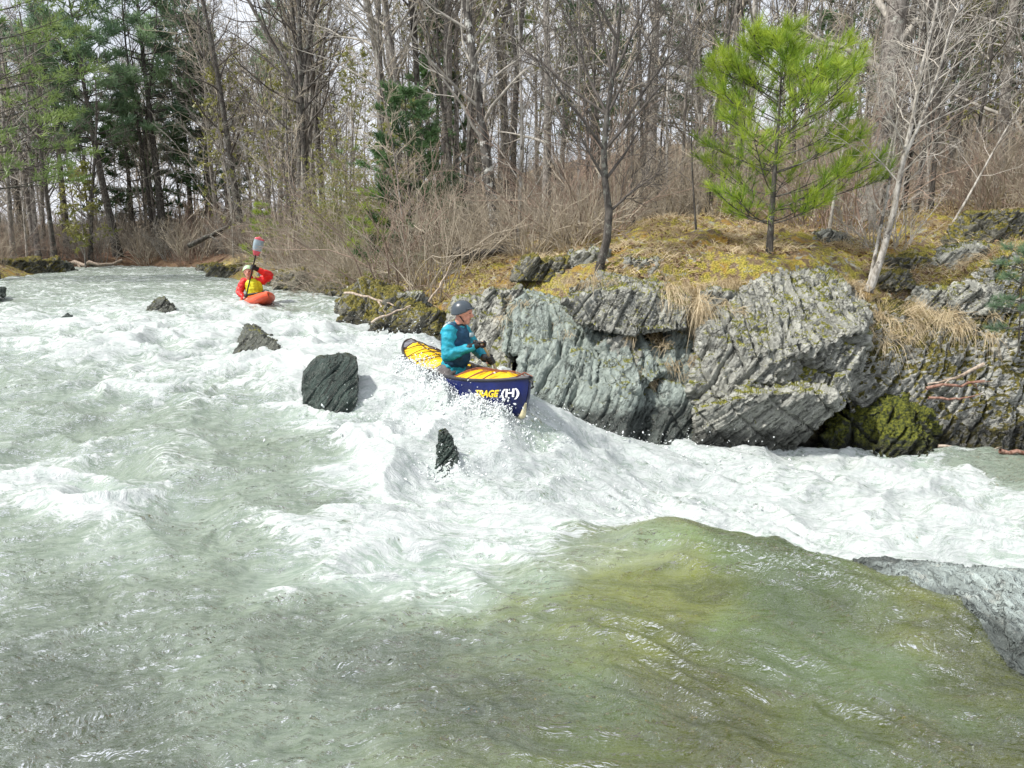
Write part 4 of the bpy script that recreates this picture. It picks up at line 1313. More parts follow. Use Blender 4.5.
scatter(KINDS, 140, 24, 95, lambda x, y: 'slim bare grey trunk among many in the leafless wood behind the river', 'tree', 'bare trees crowded in the wood', 2.0, gaps=((-.25, -.16), (-.56, -.50), (-.40, -.36)))
LK = [bare_tree('bare_tree', 580 + i, 13 + i, .10, (0.5 - .4 * i, 0), n1=24, start=.12, n2=6, n3=4, thin=.011, mb=M_bark, mt=[M_twig, M_twigt][i % 2], forks=1) for i in range(3)]
scatter(LK, 55, 44, 90, lambda x, y: 'leafless grey tree far off behind the river bend', 'tree', 'bare trees far behind the river bend', 2.0, umin=-.78, umax=-.2)
scatter(SAPS, 125, 15, 40, lambda x, y: 'thin leafless sapling in the brown thicket along the bank', 'sapling', 'bare saplings in the thicket', 1.2)
SHR = [shrub('bare_shrub', 600 + i, 34, 1.7 + .3 * i, .5, [M_twigt, M_twig, M_twigt, M_twigr, M_twigt][i], .0032, 6, .02 + .02 * i, .45) for i in range(5)]
scatter(SHR, 135, 14.5, 44, lambda x, y: 'tangled leafless tan shrub in the thicket along the bank', 'shrub', 'bare shrubs in the thicket', 1.0, smin=.7, smax=1.4)
BRU = [shrub('bare_shrub', 640 + i, 30, 2.8, .8, [M_twigt, M_twig, M_twigr][i], .007, 8, .03, .9) for i in range(3)]
scatter(BRU, 110, 40, 85, lambda x, y: 'leafless brown bush far back under the bare trees', 'shrub', 'far bushes under the trees', 1.0, smin=.8, smax=1.5)

LBR = [shrub('bare_shrub', 660 + i, 34, 2.4 + i * .5, .7, [M_twigr, M_twig, M_twigt][i], .009, 7, .03, .9) for i in range(3)]
scatter(LBR, 46, 45.5, 64, lambda x, y: 'reddish brown leafless bush on the far bank under the pines', 'shrub', 'bushes of the far bank', .6, umin=-.66, umax=-.33, smin=.4, smax=1.2)
# named bushes along the water
for px, Y, seed, n, Hh, sp, mt, arch, lab, kw in [
    (340, 19.5, 701, 150, 2.7, 1.3, M_twigt, .10, 'big arching tan bush with a dark heart on the mossy bank', dict(base=.6)),
    (362, 18.5, 702, 70, 2.4, .7, M_twigt, .05, 'upright tan bush right of the big arching one', {}),
    (305, 23, 703, 80, 2.4, 1.0, M_twigt, .08, 'tan bush behind the orange kayak', {}),
    (430, 15.5, 704, 70, 1.5, 1.0, M_twigt, .06, 'low tan bush behind the canoe stern', {}),
    (470, 16, 705, 80, 1.9, .9, M_twigt, .05, 'tan bush above the pale rock behind the canoeist', {}),
    (530, 15, 706, 80, 1.9, .9, M_twigt, .05, 'tan bush at the left foot of the leaning dark tree', {}),
    (575, 14.5, 707, 60, 1.7, .8, M_twigt, .04, 'tan bush just behind the leaning dark tree', {}),
    (350, 22, 708, 60, 3.6, .5, M_twigt, .02, 'yellow-green budding willow above the arching bush', dict(buds=M_bud)),
    (372, 24, 709, 50, 3.2, .5, M_twigt, .02, 'budding willow beside the dark hemlock', dict(buds=M_bud)),
    (265, 29, 710, 50, 2.2, .9, M_twigr, .06, 'brown bush at the bank left of the arching one', {}),
    (990, 15.5, 711, 80, 2.3, .9, M_twigt, .05, 'tan bush behind the yellow moss dome on the right', {}),
    (1060, 14, 712, 60, 2.0, .9, M_twigt, .05, 'tan bush beyond the right edge of the moss dome', {}),
    (660, 16.5, 713, 70, 2.0, .8, M_twigt, .05, 'tan bush left of the young pine', {}),
    (880, 13, 714, 34, 1.4, .8, M_twigp, .04, 'pale twiggy bush at the root of the pale forked sapling', {}),
]:
    o = shrub('bare_shrub', seed, n, Hh, sp, mt, .0034, 6, arch, kw.get('base', .35), kw.get('buds'))
    put(o, px, Y); tag(o, lab, 'shrub', 'bushes along the water')

# --- dry grass, needles and leaves on the ground (uncountable)
def blades(rng, n, ylo, yhi, umin, umax, dens, L, W, flat=.5, dmin=.3, lift=0.0):
    P = []
    while len(P) < n:
        m = n
        Yy = np.exp(rng.uniform(math.log(ylo), math.log(yhi), m)); x = rng.uniform(umin, umax, m) * Yy
        d = shore_dist(x, Yy)
        k = (d > dmin) & (fbm2(x * 1.1 + 7, Yy * 1.1, 3) > dens)
        P.extend(np.stack([x[k], Yy[k]], -1).tolist())
    P = np.array(P[:n])
    z = ground_z(P[:, 0], P[:, 1])
    B = np.stack([P[:, 0], P[:, 1], z + lift], -1)
    az = rng.uniform(0, 2 * PI, n); up = rng.uniform(0, 1, n) ** flat
    D = np.stack([np.cos(az), np.sin(az), up * 1.2 + .05], -1); D /= np.linalg.norm(D, axis=1, keepdims=True)
    ln = L * rng.uniform(.5, 1.2, n)
    return ribbon(rng, B, D, ln, W)


def ribbon(rng, B, D, ln, W, sag=.55):
    s = np.cross(D, rng.normal(size=D.shape)); s /= np.linalg.norm(s, axis=1, keepdims=True)
    ln = ln[:, None]
    M1 = B + D * ln * .5; T = B + D * ln + np.array([0, 0, -1]) * ln * sag * .4
    V = np.stack([B - s * W, B + s * W, M1 + s * W * .8, M1 - s * W * .8, T + s * W * .2, T - s * W * .2], 1).reshape(-1, 3)
    i = np.arange(len(B))[:, None] * 6
    F = np.concatenate([i + np.array([0, 1, 2, 3]), i + np.array([3, 2, 4, 5])], 0)
    return V, F


rng = np.random.default_rng(77)
V, F = blades(rng, 60000, 10.3, 26, -.45, .8, -.05, .20, .0045, .9)
tag(mesh('dry_grass', V, F, M_straw, smooth=False), kind='stuff')
V, F = blades(rng, 26000, 10.3, 30, -.45, .8, .05, .05, .006, .6)
tag(mesh('moss_cover', V, F, M_strawg, smooth=False), kind='stuff')
V, F = blades(rng, 26000, 10.6, 48, -.7, .8, -.1, .07, .02, 2.5, lift=.01)
tag(mesh('leaf_litter', V, F, M_leafl, smooth=False), kind='stuff')

# hanging tussocks of dry grass
for px, py, Y, n, wx, L, lab in [(905, 318, 10.5, 1500, .55, .55, 'long pale straw hanging over the cliff right of the great boulder'), (880, 335, 10.3, 700, .25, .45, 'straw tuft spilling down the right flank of the great boulder'),
                                 (668, 300, 10.5, 900, .32, .5, 'dry grass hanging in the gully left of the great boulder'), (655, 375, 9.75, 800, .3, .33, 'dry grass tussock growing in the hollow under the overhanging block'),
                                 (700, 318, 10.4, 500, .25, .35, 'dry grass clump on the left shoulder of the great boulder'), (560, 330, 10.5, 260, .2, .25, 'small dry tuft on the slab ledge behind the canoe'),
                                 (520, 312, 11.0, 300, .3, .25, 'dry tuft on top of the pale rock face behind the canoeist'),
                                 (605, 290, 10.6, 400, .35, .22, 'dry tuft along the top edge of the overhanging block'), (745, 288, 11.1, 500, .3, .28, 'dry grass draped over the left top of the great boulder'),
                                 (850, 292, 10.9, 500, .28, .32, 'dry grass draped over the right top of the great boulder'), (935, 330, 10.5, 500, .25, .35, 'dry grass hanging at the right end of the long straw'),
                                 (985, 262, 11.4, 300, .35, .22, 'dry tuft on top of the upper right outcrop'), (640, 340, 10.0, 350, .2, .25, 'dry grass in the dark hollow beneath the overhanging block'), (695, 285, 11.2, 500, .3, .25, 'dry grass at the head of the gully left of the great boulder')]:
    c = at(px, py, Y)
    nc_ = max(9, n // 50); cc = np.stack([rng.normal(0, wx, nc_), rng.normal(.12, .2, nc_), rng.normal(0, .08, nc_)], -1); cl_ = rng.integers(nc_, size=n)
    cdir = np.stack([rng.normal(0, .55, nc_), rng.normal(-.6, .35, nc_), rng.normal(.15, .4, nc_)], -1)
    B = cc[cl_] + rng.normal(0, .05, (n, 3)) * [1, 1, .5]
    D = cdir[cl_] + rng.normal(0, .38, (n, 3)); D /= np.linalg.norm(D, axis=1, keepdims=True)
    cL = rng.uniform(.35, 1.15, nc_)[cl_]
    V, F = ribbon(rng, B, D, L * cL * rng.uniform(.5, 1.2, n), .0032, 1.4)
    o = mesh('dry_grass_tussock', V, F, M_straw, smooth=False); o.location = c
    tag(o, lab, 'grass tussock', 'hanging tussocks of dry grass')

# --- dead wood
def stick(lab, pts, r, mat, n=2, cat='driftwood', name='driftwood_branch'):
    rr = np.random.default_rng(int(abs(pts[0][0] * 7 + pts[0][1])))
    P = np.array([at(*p) for p in pts]); b0 = P[0].copy(); P = P - b0
    k = np.linspace(0, 1, 10); Q = np.stack([np.interp(k, np.linspace(0, 1, len(P)), P[:, i]) for i in range(3)], -1) + rr.normal(0, r * .5, (10, 3))
    it = [tubes_np([Q], [np.linspace(r, r * .45, 10)], 7)]
    for j in range(n):
        p, T = along(Q, rr.uniform(.3, .9))
        it.append(tubes_np([poly(rr, p, side_dir(rr, T, .7), np.linalg.norm(P[-1]) * .35, 6, 0, .12)], [np.linspace(r * .5, r * .15, 6)], 5))
    V, F = cat_vf(it)
    o = mesh(name, V, F, mat); o.location = b0
    tag(o, lab, cat)


M_drift = bark('bleached_wood', (.26, .20, .15), (.52, .44, .36), 18)
M_driftr = bark('reddish_wood', (.16, .08, .055), (.36, .22, .17), 18)
stick('pale stick floating at the foot of the right cliff', [(938, 447, 9.4), (975, 450, 9.35), (1000, 449, 9.4)], .022, M_drift, 1)
stick('thicker floating branch at the right picture edge', [(1000, 451, 9.2), (1040, 453, 9.2), (1080, 450, 9.3)], .032, M_driftr, 1)
stick('reddish broken branch caught on the right cliff, upper of the heap', [(985, 364, 9.7), (955, 378, 9.75), (930, 384, 9.8)], .026, M_drift, 2)
stick('reddish branch lying flat in the heap on the right cliff', [(925, 387, 9.7), (960, 386, 9.65), (982, 380, 9.7)], .024, M_driftr, 3)
stick('dark branch at the bottom of the heap on the right cliff', [(928, 398, 9.6), (958, 400, 9.55), (975, 396, 9.6)], .02, M_driftr, 2)
stick('bare stick lying across the mossy boulder behind the canoe', [(345, 292, 12.9), (372, 298, 12.6), (395, 306, 12.4)], .025, M_drift, 2)
stick('pale stick slanting over the wet mossy boulder', [(372, 322, 12.0), (395, 312, 12.0), (412, 306, 12.0)], .022, M_drift, 1)
stick('forked grey branch standing in the brush behind the canoeist', [(428, 302, 12.2), (440, 286, 12.4), (452, 262, 12.6)], .02, M_drift, 3)
stick('dark fallen log with broken end on the bank above the canoeist', [(452, 262, 15.2), (480, 254, 15.2), (506, 250, 15.6)], .14, M_barkd, 2, 'log', 'fallen_log')
stick('long bleached log along the far bank under the pines', [(55, 263, 46), (85, 264, 45), (120, 262, 46)], .16, M_drift, 2, 'log', 'fallen_log')
stick('dark leaning dead trunk under the tall pines', [(190, 246, 44), (215, 234, 44), (240, 218, 44)], .16, M_barkd, 4, 'log', 'fallen_log')
# ------------------------------------------------------------------ boats and people
M_blue = plain('blue_hull', (.004, .010, .085), .3, .15, 4, .1, 30, .5)
M_gunwale = plain('dark_gunwale', (.035, .035, .04), .45)
M_inner = plain('hull_inside', (.05, .045, .05), .6)
M_deck = plain('grey_deck_plate', (.20, .20, .22), .5)
M_bag = plain('yellow_airbag', (.80, .50, .008), .38, .12, 5, .5, 14, .5)
M_cord = plain('dark_cord', (.06, .03, .02), .8)
M_cordr = plain('red_brown_cord', (.28, .10, .06), .8)
M_cream = plain('cream_skid_plate', (.62, .56, .36), .6)
M_ylet = plain('yellow_lettering', (.85, .60, .03), .5, .04)
M_wlet = plain('white_lettering', (.82, .82, .84), .5, .04)
M_skin = plain('skin', (.56, .27, .20), .5, .10, 30)
M_lips = plain('lips', (.32, .09, .08), .5)
M_eye = plain('eye', (.03, .022, .02), .25)
M_helm = plain('dark_helmet', (.045, .06, .075), .28, .05, 6, 0, 1, .6)
M_teal = plain('teal_jacket', (.012, .27, .37), .62, .12, 8, .7, 16)
M_vest = plain('dark_blue_life_vest', (.012, .06, .12), .7, .12, 10, .5, 30)
M_vestg = plain('grey_shoulder_panel', (.34, .42, .44), .7)
M_trou = plain('grey_trousers', (.105, .095, .095), .8, .18, 9, .6, 18)
M_black = plain('black_neoprene', (.012, .012, .014), .5)
M_shaft = plain('paddle_shaft', (.50, .45, .34), .4)
M_red = plain('red_drysuit', (.62, .02, .018), .5, .12, 9, .6, 16)
M_lime = plain('lime_life_vest', (.62, .62, .012), .55, .12, 10, .4, 25)
M_lhelm = plain('pale_green_helmet', (.42, .62, .36), .3)
M_orange = plain('orange_kayak_shell', (.80, .105, .045), .3, .06, 4)
M_brown = plain('brown_spray_skirt', (.12, .07, .05), .7)
M_bred = plain('red_blade_end', (.62, .10, .13), .35)
M_bgrey = plain('grey_blade_face', (.30, .38, .42), .35)


def fused(name, chains, mat, parent=None, voxel=.012, soft=3, flat=None):
    """chains of (points, radii) grown together into one skin"""
    b = MB()
    for pts, rr in chains:
        P = np.asarray(pts, float); R = np.ones(len(P)) * np.asarray(rr, float)
        n = max(8, 5 * len(P)); k = np.linspace(0, 1, n); s = np.linspace(0, 1, len(P))
        # smooth through the joints
        Q = np.stack([np.interp(k, s, P[:, i]) for i in range(3)], -1); q = np.interp(k, s, R)
        if len(P) > 2:
            Q[1:-1] = (Q[:-2] + Q[1:-1] * 2 + Q[2:]) / 4
        b.tube(Q, q, 12)
        b.ball(Q[0], q[0], 12, 8); b.ball(Q[-1], q[-1], 12, 8)
    me = bpy.data.meshes.new(name)
    me.from_pydata(np.concatenate(b.V).tolist(), [], b.F)
    bm = bmesh.new(); bm.from_mesh(me); bmesh.ops.recalc_face_normals(bm, faces=bm.faces); bm.to_mesh(me); bm.free()
    me = remesh(me, voxel); relax(me, soft)
    if flat is not None:
        V, N = me_np(me); V = flat(V, N); me.vertices.foreach_set('co', V.astype(np.float32).ravel()); me.update()
    me.polygons.foreach_set('use_smooth', np.ones(len(me.polygons), bool))
    me.name = name; me.materials.clear(); me.materials.append(mat)
    return link(bpy.data.objects.new(name, me), parent)


def ell_chain(c, r, n=3):
    return None


# ---- the canoe
LEN, BW, DEP = 1.535, .37, .36


def hull_section(s, inset=0.0, n=13):
    """one cross-section at station s in -1..1, from the left gunwale under the keel to the right one"""
    a = abs(s)
    wdt = max(BW * (1 - a ** 2.7) ** .8 - inset, .004)
    z0 = .13 * a ** 2.6 + inset
    z1 = DEP + .165 * a ** 2.4 - (0 if inset == 0 else .004)
    an = np.linspace(0, PI, n)
    c = np.cos(an); sn = np.sin(an)
    yy = np.sign(c) * np.abs(c) ** .55 * wdt
    yy = yy * (1 + .06 * sn * np.abs(c))
    zz = z1 - (z1 - z0) * np.abs(sn) ** .62
    xx = np.full(n, s * LEN) - np.sign(s) * .10 * (a ** 8) * (1 - (zz - z0) / (z1 - z0 + 1e-6)) ** 1.6
    return np.stack([xx, yy, zz], -1)


def loft(secs):
    S = np.array(secs); m, n, _ = S.shape
    i = np.arange(m * n).reshape(m, n)
    F = np.stack([i[:-1, :-1], i[1:, :-1], i[1:, 1:], i[:-1, 1:]], -1).reshape(-1, 4)
    return S.reshape(-1, 3), F


yaw = math.atan2(-2.65, 1.54)
canoe = empty('canoe', (-.626, 8.575, .27), yaw)
canoe.rotation_euler = (rad(-3), rad(1.0), yaw)
tag(canoe, 'open dark blue canoe with yellow airbags plunging through white water beside the cliff', 'canoe')
st = np.sin(np.linspace(-PI / 2, PI / 2, 61))
Vo, Fo = loft([hull_section(s) for s in st])
Vi, Fi = loft([hull_section(s * .985, .014) for s in st])
hull = mesh('hull', Vo, Fo, M_blue, canoe)
mesh('hull_lining', Vi, Fi[:, ::-1], M_inner, canoe)
for sd in (0, -1):
    P = np.array([hull_section(s)[sd] for s in st]); P[:, 2] += .004
    V, F = tube(P, .016, 8); mesh('gunwale', V, F, M_gunwale, canoe)
for sg in (1, -1):
    m = MB(); V = []
    ss = np.linspace(.80, .995, 8)
    L1 = [hull_section(sg * s)[0] + np.array([0, 0, .012]) for s in ss]; R1 = [hull_section(sg * s)[-1] + np.array([0, 0, .012]) for s in ss]
    mid = [(a + b) / 2 + np.array([0, 0, .018]) for a, b in zip(L1, R1)]
    V = L1 + mid + R1; F = []
    for i in range(7):
        F += [(i, i + 1, 8 + i + 1, 8 + i), (8 + i, 8 + i + 1, 16 + i + 1, 16 + i)]
    m.add(V, F).build('deck_plate', M_deck, canoe)
    V, F = tube([hull_section(sg * .93)[0] + [0, 0, .02], [sg * LEN * .93, 0, DEP + .2], hull_section(sg * .93)[-1] + [0, 0, .02]], .008, 6)
    mesh('grab_loop', V, F, M_cordr if sg > 0 else M_cord, canoe)


def airbag(x0, x1, seed):
    n = 28; secs = []
    for k in range(n):
        f = k / (n - 1); x = x0 + (x1 - x0) * f; s = x / LEN
        H_ = hull_section(s, .02, 15)
        z1 = H_[0, 2]
        e = min(1, (min(f, 1 - f) / .14)) ** .5 if 0 < f < 1 else .02
        crown = .105 * e + .012 * math.sin(k * 2.1 + seed)
        loop = []
        for v in H_: loop.append([x, v[1] * (.35 + .65 * e), z1 - (z1 - v[2]) * (.2 + .8 * e)])
        for j in range(1, 14):
            c = math.cos(PI * (1 - j / 14)); y = H_[-1, 1] * -c if False else H_[-1, 1] * (.35 + .65 * e) * (1 - 2 * j / 14)
            loop.append([x, y, z1 - .03 + crown * (1 - (1 - 2 * j / 14) ** 2) + .006 * math.sin(j * 2.2 + k)])
        secs.append(loop + [loop[0]])
    V, F = loft(secs)
    o = mesh('airbag', V, F, M_bag, canoe)
    b = MB(); nl = 6
    for k in range(nl):
        fa = .1 + .8 * k / nl; fb = .1 + .8 * (k + 1) / nl
        for fa_, fb_, s1, s2 in ((fa, fb, 0, -1),) if k % 2 == 0 else ((fa, fb, -1, 0),):
            A = hull_section((x0 + (x1 - x0) * fa_) / LEN)[s1]; B = hull_section((x0 + (x1 - x0) * fb_) / LEN)[s2]
            P = np.array([A + (B - A) * q for q in np.linspace(0, 1, 9)]); P[:, 2] += 0.012 + .086 * np.sin(np.linspace(0, PI, 9))
            b.tube(P, .0055, 5)
    P = np.array([[x0 + (x1 - x0) * q, 0, 0] for q in np.linspace(.06, .94, 12)])
    P[:, 2] = [hull_section(x / LEN)[0, 2] + .088 for x in P[:, 0]]
    b.tube(P, .0055, 5)
    b.build('lashing', M_cord if x0 < 0 else M_cordr, o)


airbag(-1.38, -.20, 0.0)
airbag(.36, 1.25, 2.0)
b = MB(); b.box((.26, 0, DEP - .02), (.05, .70, .02)); b.build('thwart', M_gunwale, canoe)
b = MB(); b.box((-.20, 0, DEP - .015), (.05, .70, .02)); b.build('thwart', M_gunwale, canoe)
fused('saddle', [([(-.18, 0, .10), (.06, 0, .14), (.26, 0, .10)], [.10, .11, .07])], M_black, canoe, .02)
P = np.array([hull_section(s).mean(0) * 0 + hull_section(s)[6] for s in np.linspace(.93, .9995, 6)])
Q = [hull_section(.9995)[k] for k in (6, 5, 4, 3, 2)]
P = np.concatenate([P, np.array([[q[0] + .004, 0, q[2]] for q in Q])])
V, F = tube(P, [.014, .02, .024, .027, .029, .03, .03, .03, .028, .02, .01], 8)
mesh('skid_plate', V, F, M_cream, canoe)
V, F = tube([[LEN - .01, 0, DEP + .145], [LEN + .05, .0, DEP + .13], [LEN + .07, 0, DEP + .09], [LEN + .03, 0, DEP + .07]], .012, 6)
mesh('tow_knot', V, F, M_black, canoe)


def lettering(txt, x0, height, zc, mat, shear=0.0, width=None):
    """letters lying on the right side of the hull"""
    cu = bpy.data.curves.new('t', 'FONT'); cu.body = txt; cu.size = height * 1.4; cu.shear = shear; cu.offset = .0035; cu.extrude = 0; cu.resolution_u = 3
    to = bpy.data.objects.new('t', cu); COL.objects.link(to)
    me = bpy.data.meshes.new_from_object(to.evaluated_get(bpy.context.evaluated_depsgraph_get()))
    bpy.data.objects.remove(to)
    bm = bmesh.new(); bm.from_mesh(me)
    bmesh.ops.subdivide_edges(bm, edges=[e for e in bm.edges if e.calc_length() > .02], cuts=2)
    bmesh.ops.triangulate(bm, faces=bm.faces); bm.to_mesh(me); bm.free()
    V, N = me_np(me)
    V[:, 0] -= V[:, 0].min()
    if width: V[:, 0] *= width / V[:, 0].max()
    out = []
    for x, y, _ in V:
        X_ = x0 + x; s = min(X_ / LEN, .985)
        z1 = DEP + .165 * abs(s) ** 2.4
        Zt = z1 - zc + y
        sec = hull_section(s, 0, 41)[20:]
        k = np.argsort(sec[:, 2]); yv = np.interp(Zt, sec[k, 2], sec[k, 1])
        out.append([X_, yv - .006, Zt])
    me.vertices.foreach_set('co', np.array(out, np.float32).ravel()); me.update()
    me.materials.clear(); me.materials.append(mat); me.name = 'lettering'
    return link(bpy.data.objects.new('lettering', me), canoe)


lettering('TRAGE', .97, .068, .165, M_ylet, .25, .30)
lettering('(H)', 1.295, .080, .172, M_wlet, .0, .175)

# ---- the canoeist, kneeling, turned towards the far side
TW = rad(38)
Rz = np.array([[math.cos(TW), -math.sin(TW), 0], [math.sin(TW), math.cos(TW), 0], [0, 0, 1]])
OFF = np.array([.02, 0, 0])


def tw(*pp):
    return [Rz @ np.array(p) + OFF for p in pp]


def head_shape(V, N, c, fwd):
    return V


def make_head(c, R, s=1.0):
    """chains for a head with nose, chin and ears; c centre, R its frame"""
    def q(*p): return c + R @ (np.array(p) * s)
    return [([q(-.022, 0, .03), q(.012, 0, .028)], .092 * s), ([q(.01, 0, -.02), q(.028, 0, -.05)], [.078 * s, .066 * s]), ([q(.04, 0, -.085), q(.058, 0, -.095)], [.045 * s, .036 * s]),
            ([q(.088, 0, .012), q(.112, 0, -.022)], [.012 * s, .019 * s]), ([q(-.005, .082, .0), q(-.01, .09, -.02)], .018 * s), ([q(-.005, -.082, .0), q(-.01, -.09, -.02)], .018 * s),
            ([q(-.02, 0, -.05), q(-.035, 0, -.15)], .058 * s)]


def face_bits(c, R, parent, s=1.0):
    def q(*p): return c + R @ (np.array(p) * s)
    for y in (-.034, .034):
        b = MB(); b.ball(q(.083, y, .012), .013 * s, 8, 6); b.build('eye', M_eye, parent)
    V, F = tube([q(.078, -.026, -.062), q(.094, 0, -.060), q(.078, .026, -.062)], [.004 * s, .007 * s, .004 * s], 6)
    mesh('mouth', V, F, M_lips, parent)


def helmet(c, R, mat, parent, r=(.128, .108, .122), peak=True):
    m = MB(); nu, nv = 36, 14
    V = []; F = []
    for i in range(nv + 1):
        for j in range(nu):
            a = 2 * PI * j / nu
            fr = (1 + math.cos(a)) / 2
            low = -.50 + .92 * fr ** 2.2         # drops at the sides and back, lifts over the brow
            zt = 1 - (1 - low) * (i / nv)
            rr = math.sqrt(max(0, 1 - zt * zt)) if zt > 0 else 1.0 - .10 * zt * zt
            V.append([rr * math.cos(a) * r[0] * (1.0), rr * math.sin(a) * r[1], zt * r[2]])
    for i in range(nv):
        for j in range(nu):
            k = (j + 1) % nu
            F.append((i * nu + j, i * nu + k, (i + 1) * nu + k, (i + 1) * nu + j))
    V = np.array(V)
    n0 = len(V); Vin = V * .93
    F2 = [tuple(reversed([i + n0 for i in f])) for f in F] + [(nv * nu + j, nv * nu + (j + 1) % nu, n0 + nv * nu + (j + 1) % nu, n0 + nv * nu + j) for j in range(nu)]
    W = np.concatenate([V, Vin]) @ R.T + c
    o = mesh('helmet', W, F + F2, mat, parent)
    if peak:
        A = []
        for t in np.linspace(-1, 1, 13):
            a = t * 1.05
            A.append([math.cos(a) * r[0] * .93 + .012 * math.cos(t * 1.5), math.sin(a) * r[1] * .95, .40 * r[2] - .16 * r[2] * abs(t) ** 2])
        V, F = tube(np.array(A) @ R.T + c, .011, 6); mesh('brim', V, F, mat, o)
    V, F = tube(np.array([[-.005, -.094, -.05], [.035, -.075, -.10], [.055, 0, -.135], [.035, .075, -.10], [-.005, .094, -.05]]) @ R.T + c, .006, 6)
    mesh('chin_strap', V, F, M_black, o)
    return o


def grip_hand(name, c, axis, palm_dir, mat, parent, s=1.0, side=1, r=.017):
    """a fist closed round a shaft: palm, four bent fingers of unequal length and a thumb"""
    ax = np.array(axis, float); ax /= np.linalg.norm(ax)
    pd = np.array(palm_dir, float); pd -= ax * (pd @ ax); pd /= np.linalg.norm(pd)      # from the wrist towards the shaft
    sd = np.cross(ax, pd) * side
    ch = []
    kn = c - pd * .030 * s
    ch.append(([kn - pd * .045 * s - sd * .012 * s, kn - sd * .018 * s], [.026 * s, .024 * s]))
    ch.append(([kn - sd * .02 * s + ax * .028 * s, kn - sd * .02 * s - ax * .028 * s], .019 * s))
    for k, l in enumerate((.92, 1.05, 1.0, .8)):
        o = c + ax * (.034 - .0225 * k) * s
        pts = [o - pd * .022 * s - sd * .022 * s, o + pd * .010 * s - sd * .030 * s * l, o + pd * .034 * s - sd * .008 * s, o + pd * .026 * s + sd * .020 * s * l, o + pd * .002 * s + sd * .026 * s]
        ch.append((pts, [.0105 * s, .0105 * s, .0100 * s, .0095 * s, .0085 * s]))
    o = c + ax * .030 * s
    ch.append(([kn - pd * .02 * s + ax * .022 * s, o - pd * .018 * s + sd * .018 * s + ax * .016 * s, o + pd * .012 * s + sd * .030 * s + ax * .010 * s], [.013 * s, .0115 * s, .0095 * s]))
    return fused(name, ch, mat, parent, .0055, 1)


hc = tw((.075, 0, 1.015))[0]
HT = rad(38 + 12)
Rh = np.array([[math.cos(HT), -math.sin(HT), 0], [math.sin(HT), math.cos(HT), 0], [0, 0, 1]])
tilt = np.array([[math.cos(.08), 0, math.sin(.08)], [0, 1, 0], [-math.sin(.08), 0, math.cos(.08)]])
Rh = Rh @ tilt
sR, sL = tw((-.01, -.185, .80))[0], tw((-.01, .185, .80))[0]
eR, wR = tw((.03, -.27, .545), (.275, -.145, .655)); hR = tw((.375, -.09, .695))[0]
eL, wL = tw((.16, .27, .56), (.32, .13, .50)); hL = tw((.40, .055, .475))[0]
hipR, hipL = np.array([-.02, -.10, .30]), np.array([-.02, .10, .30])
kR, kL = np.array([.34, -.21, .13]), np.array([.34, .21, .13])
fR, fL = np.array([-.22, -.16, .07]), np.array([-.22, .16, .07])
pel, wai, che, nek = np.array([0, 0, .34]), tw((.0, 0, .52))[0], tw((.0, 0, .70))[0], tw((.03, 0, .88))[0]
person = fused('person', make_head(hc, Rh) + [
    ([pel, wai, che], [.13, .115, .13]), ([sR, che, sL], [.06, .10, .06]), ([che, nek], [.09, .055]),
    ([sR, eR, wR], [.055, .043, .030]), ([wR, hR], [.030, .030]), ([sL, eL, wL], [.055, .043, .030]), ([wL, hL], [.030, .030]),
    ([hipR, kR], [.10, .06]), ([kR, fR], [.06, .045]), ([hipL, kL], [.10, .06]), ([kL, fL], [.06, .045]),
], M_skin, None, .0085, 2)
ps = Vector((-.13, 0, 0)); ps.rotate(canoe.rotation_euler)
person.location = canoe.location + ps; person.rotation_euler = canoe.rotation_euler
tag(person, 'canoeist kneeling in the blue canoe, in dark helmet, teal jacket and black gloves', 'person')
face_bits(hc, Rh, person)
helmet(hc + Rh @ np.array([-.012, 0, .022]), Rh, M_helm, person)


def wrinkle(amp, sc_):
    def f(V, N):
        n = fbm3(V * np.array([sc_, sc_, sc_ * 1.7]), 3)
        return V + N * (amp * n)[:, None]
    return f


fused('jacket', [([pel + [0, 0, .02], wai, che], [.150, .140, .150]), ([sR, che + [0, 0, .03], sL], [.082, .12, .082]), ([che, nek + [0, 0, -.005]], [.11, .066]),
                 ([sR, eR], [.086, .070]), ([eR, wR], [.070, .046]), ([sL, eL], [.086, .070]), ([eL, wL], [.070, .046])], M_teal, person, .012, 2, wrinkle(.014, 13))
# the vest: a shell round the chest with arm holes
vt = tw((.012, 0, .50), (.012, 0, .60), (.006, 0, .73))
fused('life_vest', [([vt[0], vt[1], vt[2]], [.165, .168, .158]), (tw((.03, -.10, .60), (.04, -.09, .75), (.01, -.115, .865)), [.085, .080, .052]), (tw((.03, .10, .60), (.04, .09, .75), (.01, .115, .865)), [.085, .080, .052]),
                    (tw((-.06, -.09, .60), (-.08, -.09, .78), (-.03, -.12, .862)), [.08, .07, .05]), (tw((-.06, .09, .60), (-.08, .09, .78), (-.03, .12, .862)), [.08, .07, .05])], M_vest, person, .012, 3, wrinkle(.008, 16))
fused('shoulder_panel', [(tw((-.075, -.13, .74), (-.07, -.13, .84), (-.02, -.135, .895)), [.045, .04, .025])], M_vestg, person, .01, 2)
b = MB(); p_ = tw((.178, .035, .77))[0]; b.box(p_, (.015, .085, .05), Rz); b.build('chest_badge', M_vestg, person)
fused('neck_gasket', [([nek + [0, 0, -.02], nek + Rz @ np.array([0.005, 0, .025])], [.072, .064])], M_black, person, .01, 1)
fused('trousers', [([pel + [0, 0, .0], pel + [0, 0, -.05]], .145), ([hipR, kR], [.125, .088]), ([kR, fR], [.085, .06]), ([hipL, kL], [.125, .088]), ([kL, fL], [.085, .06])], M_trou, person, .013, 2, wrinkle(.014, 11))
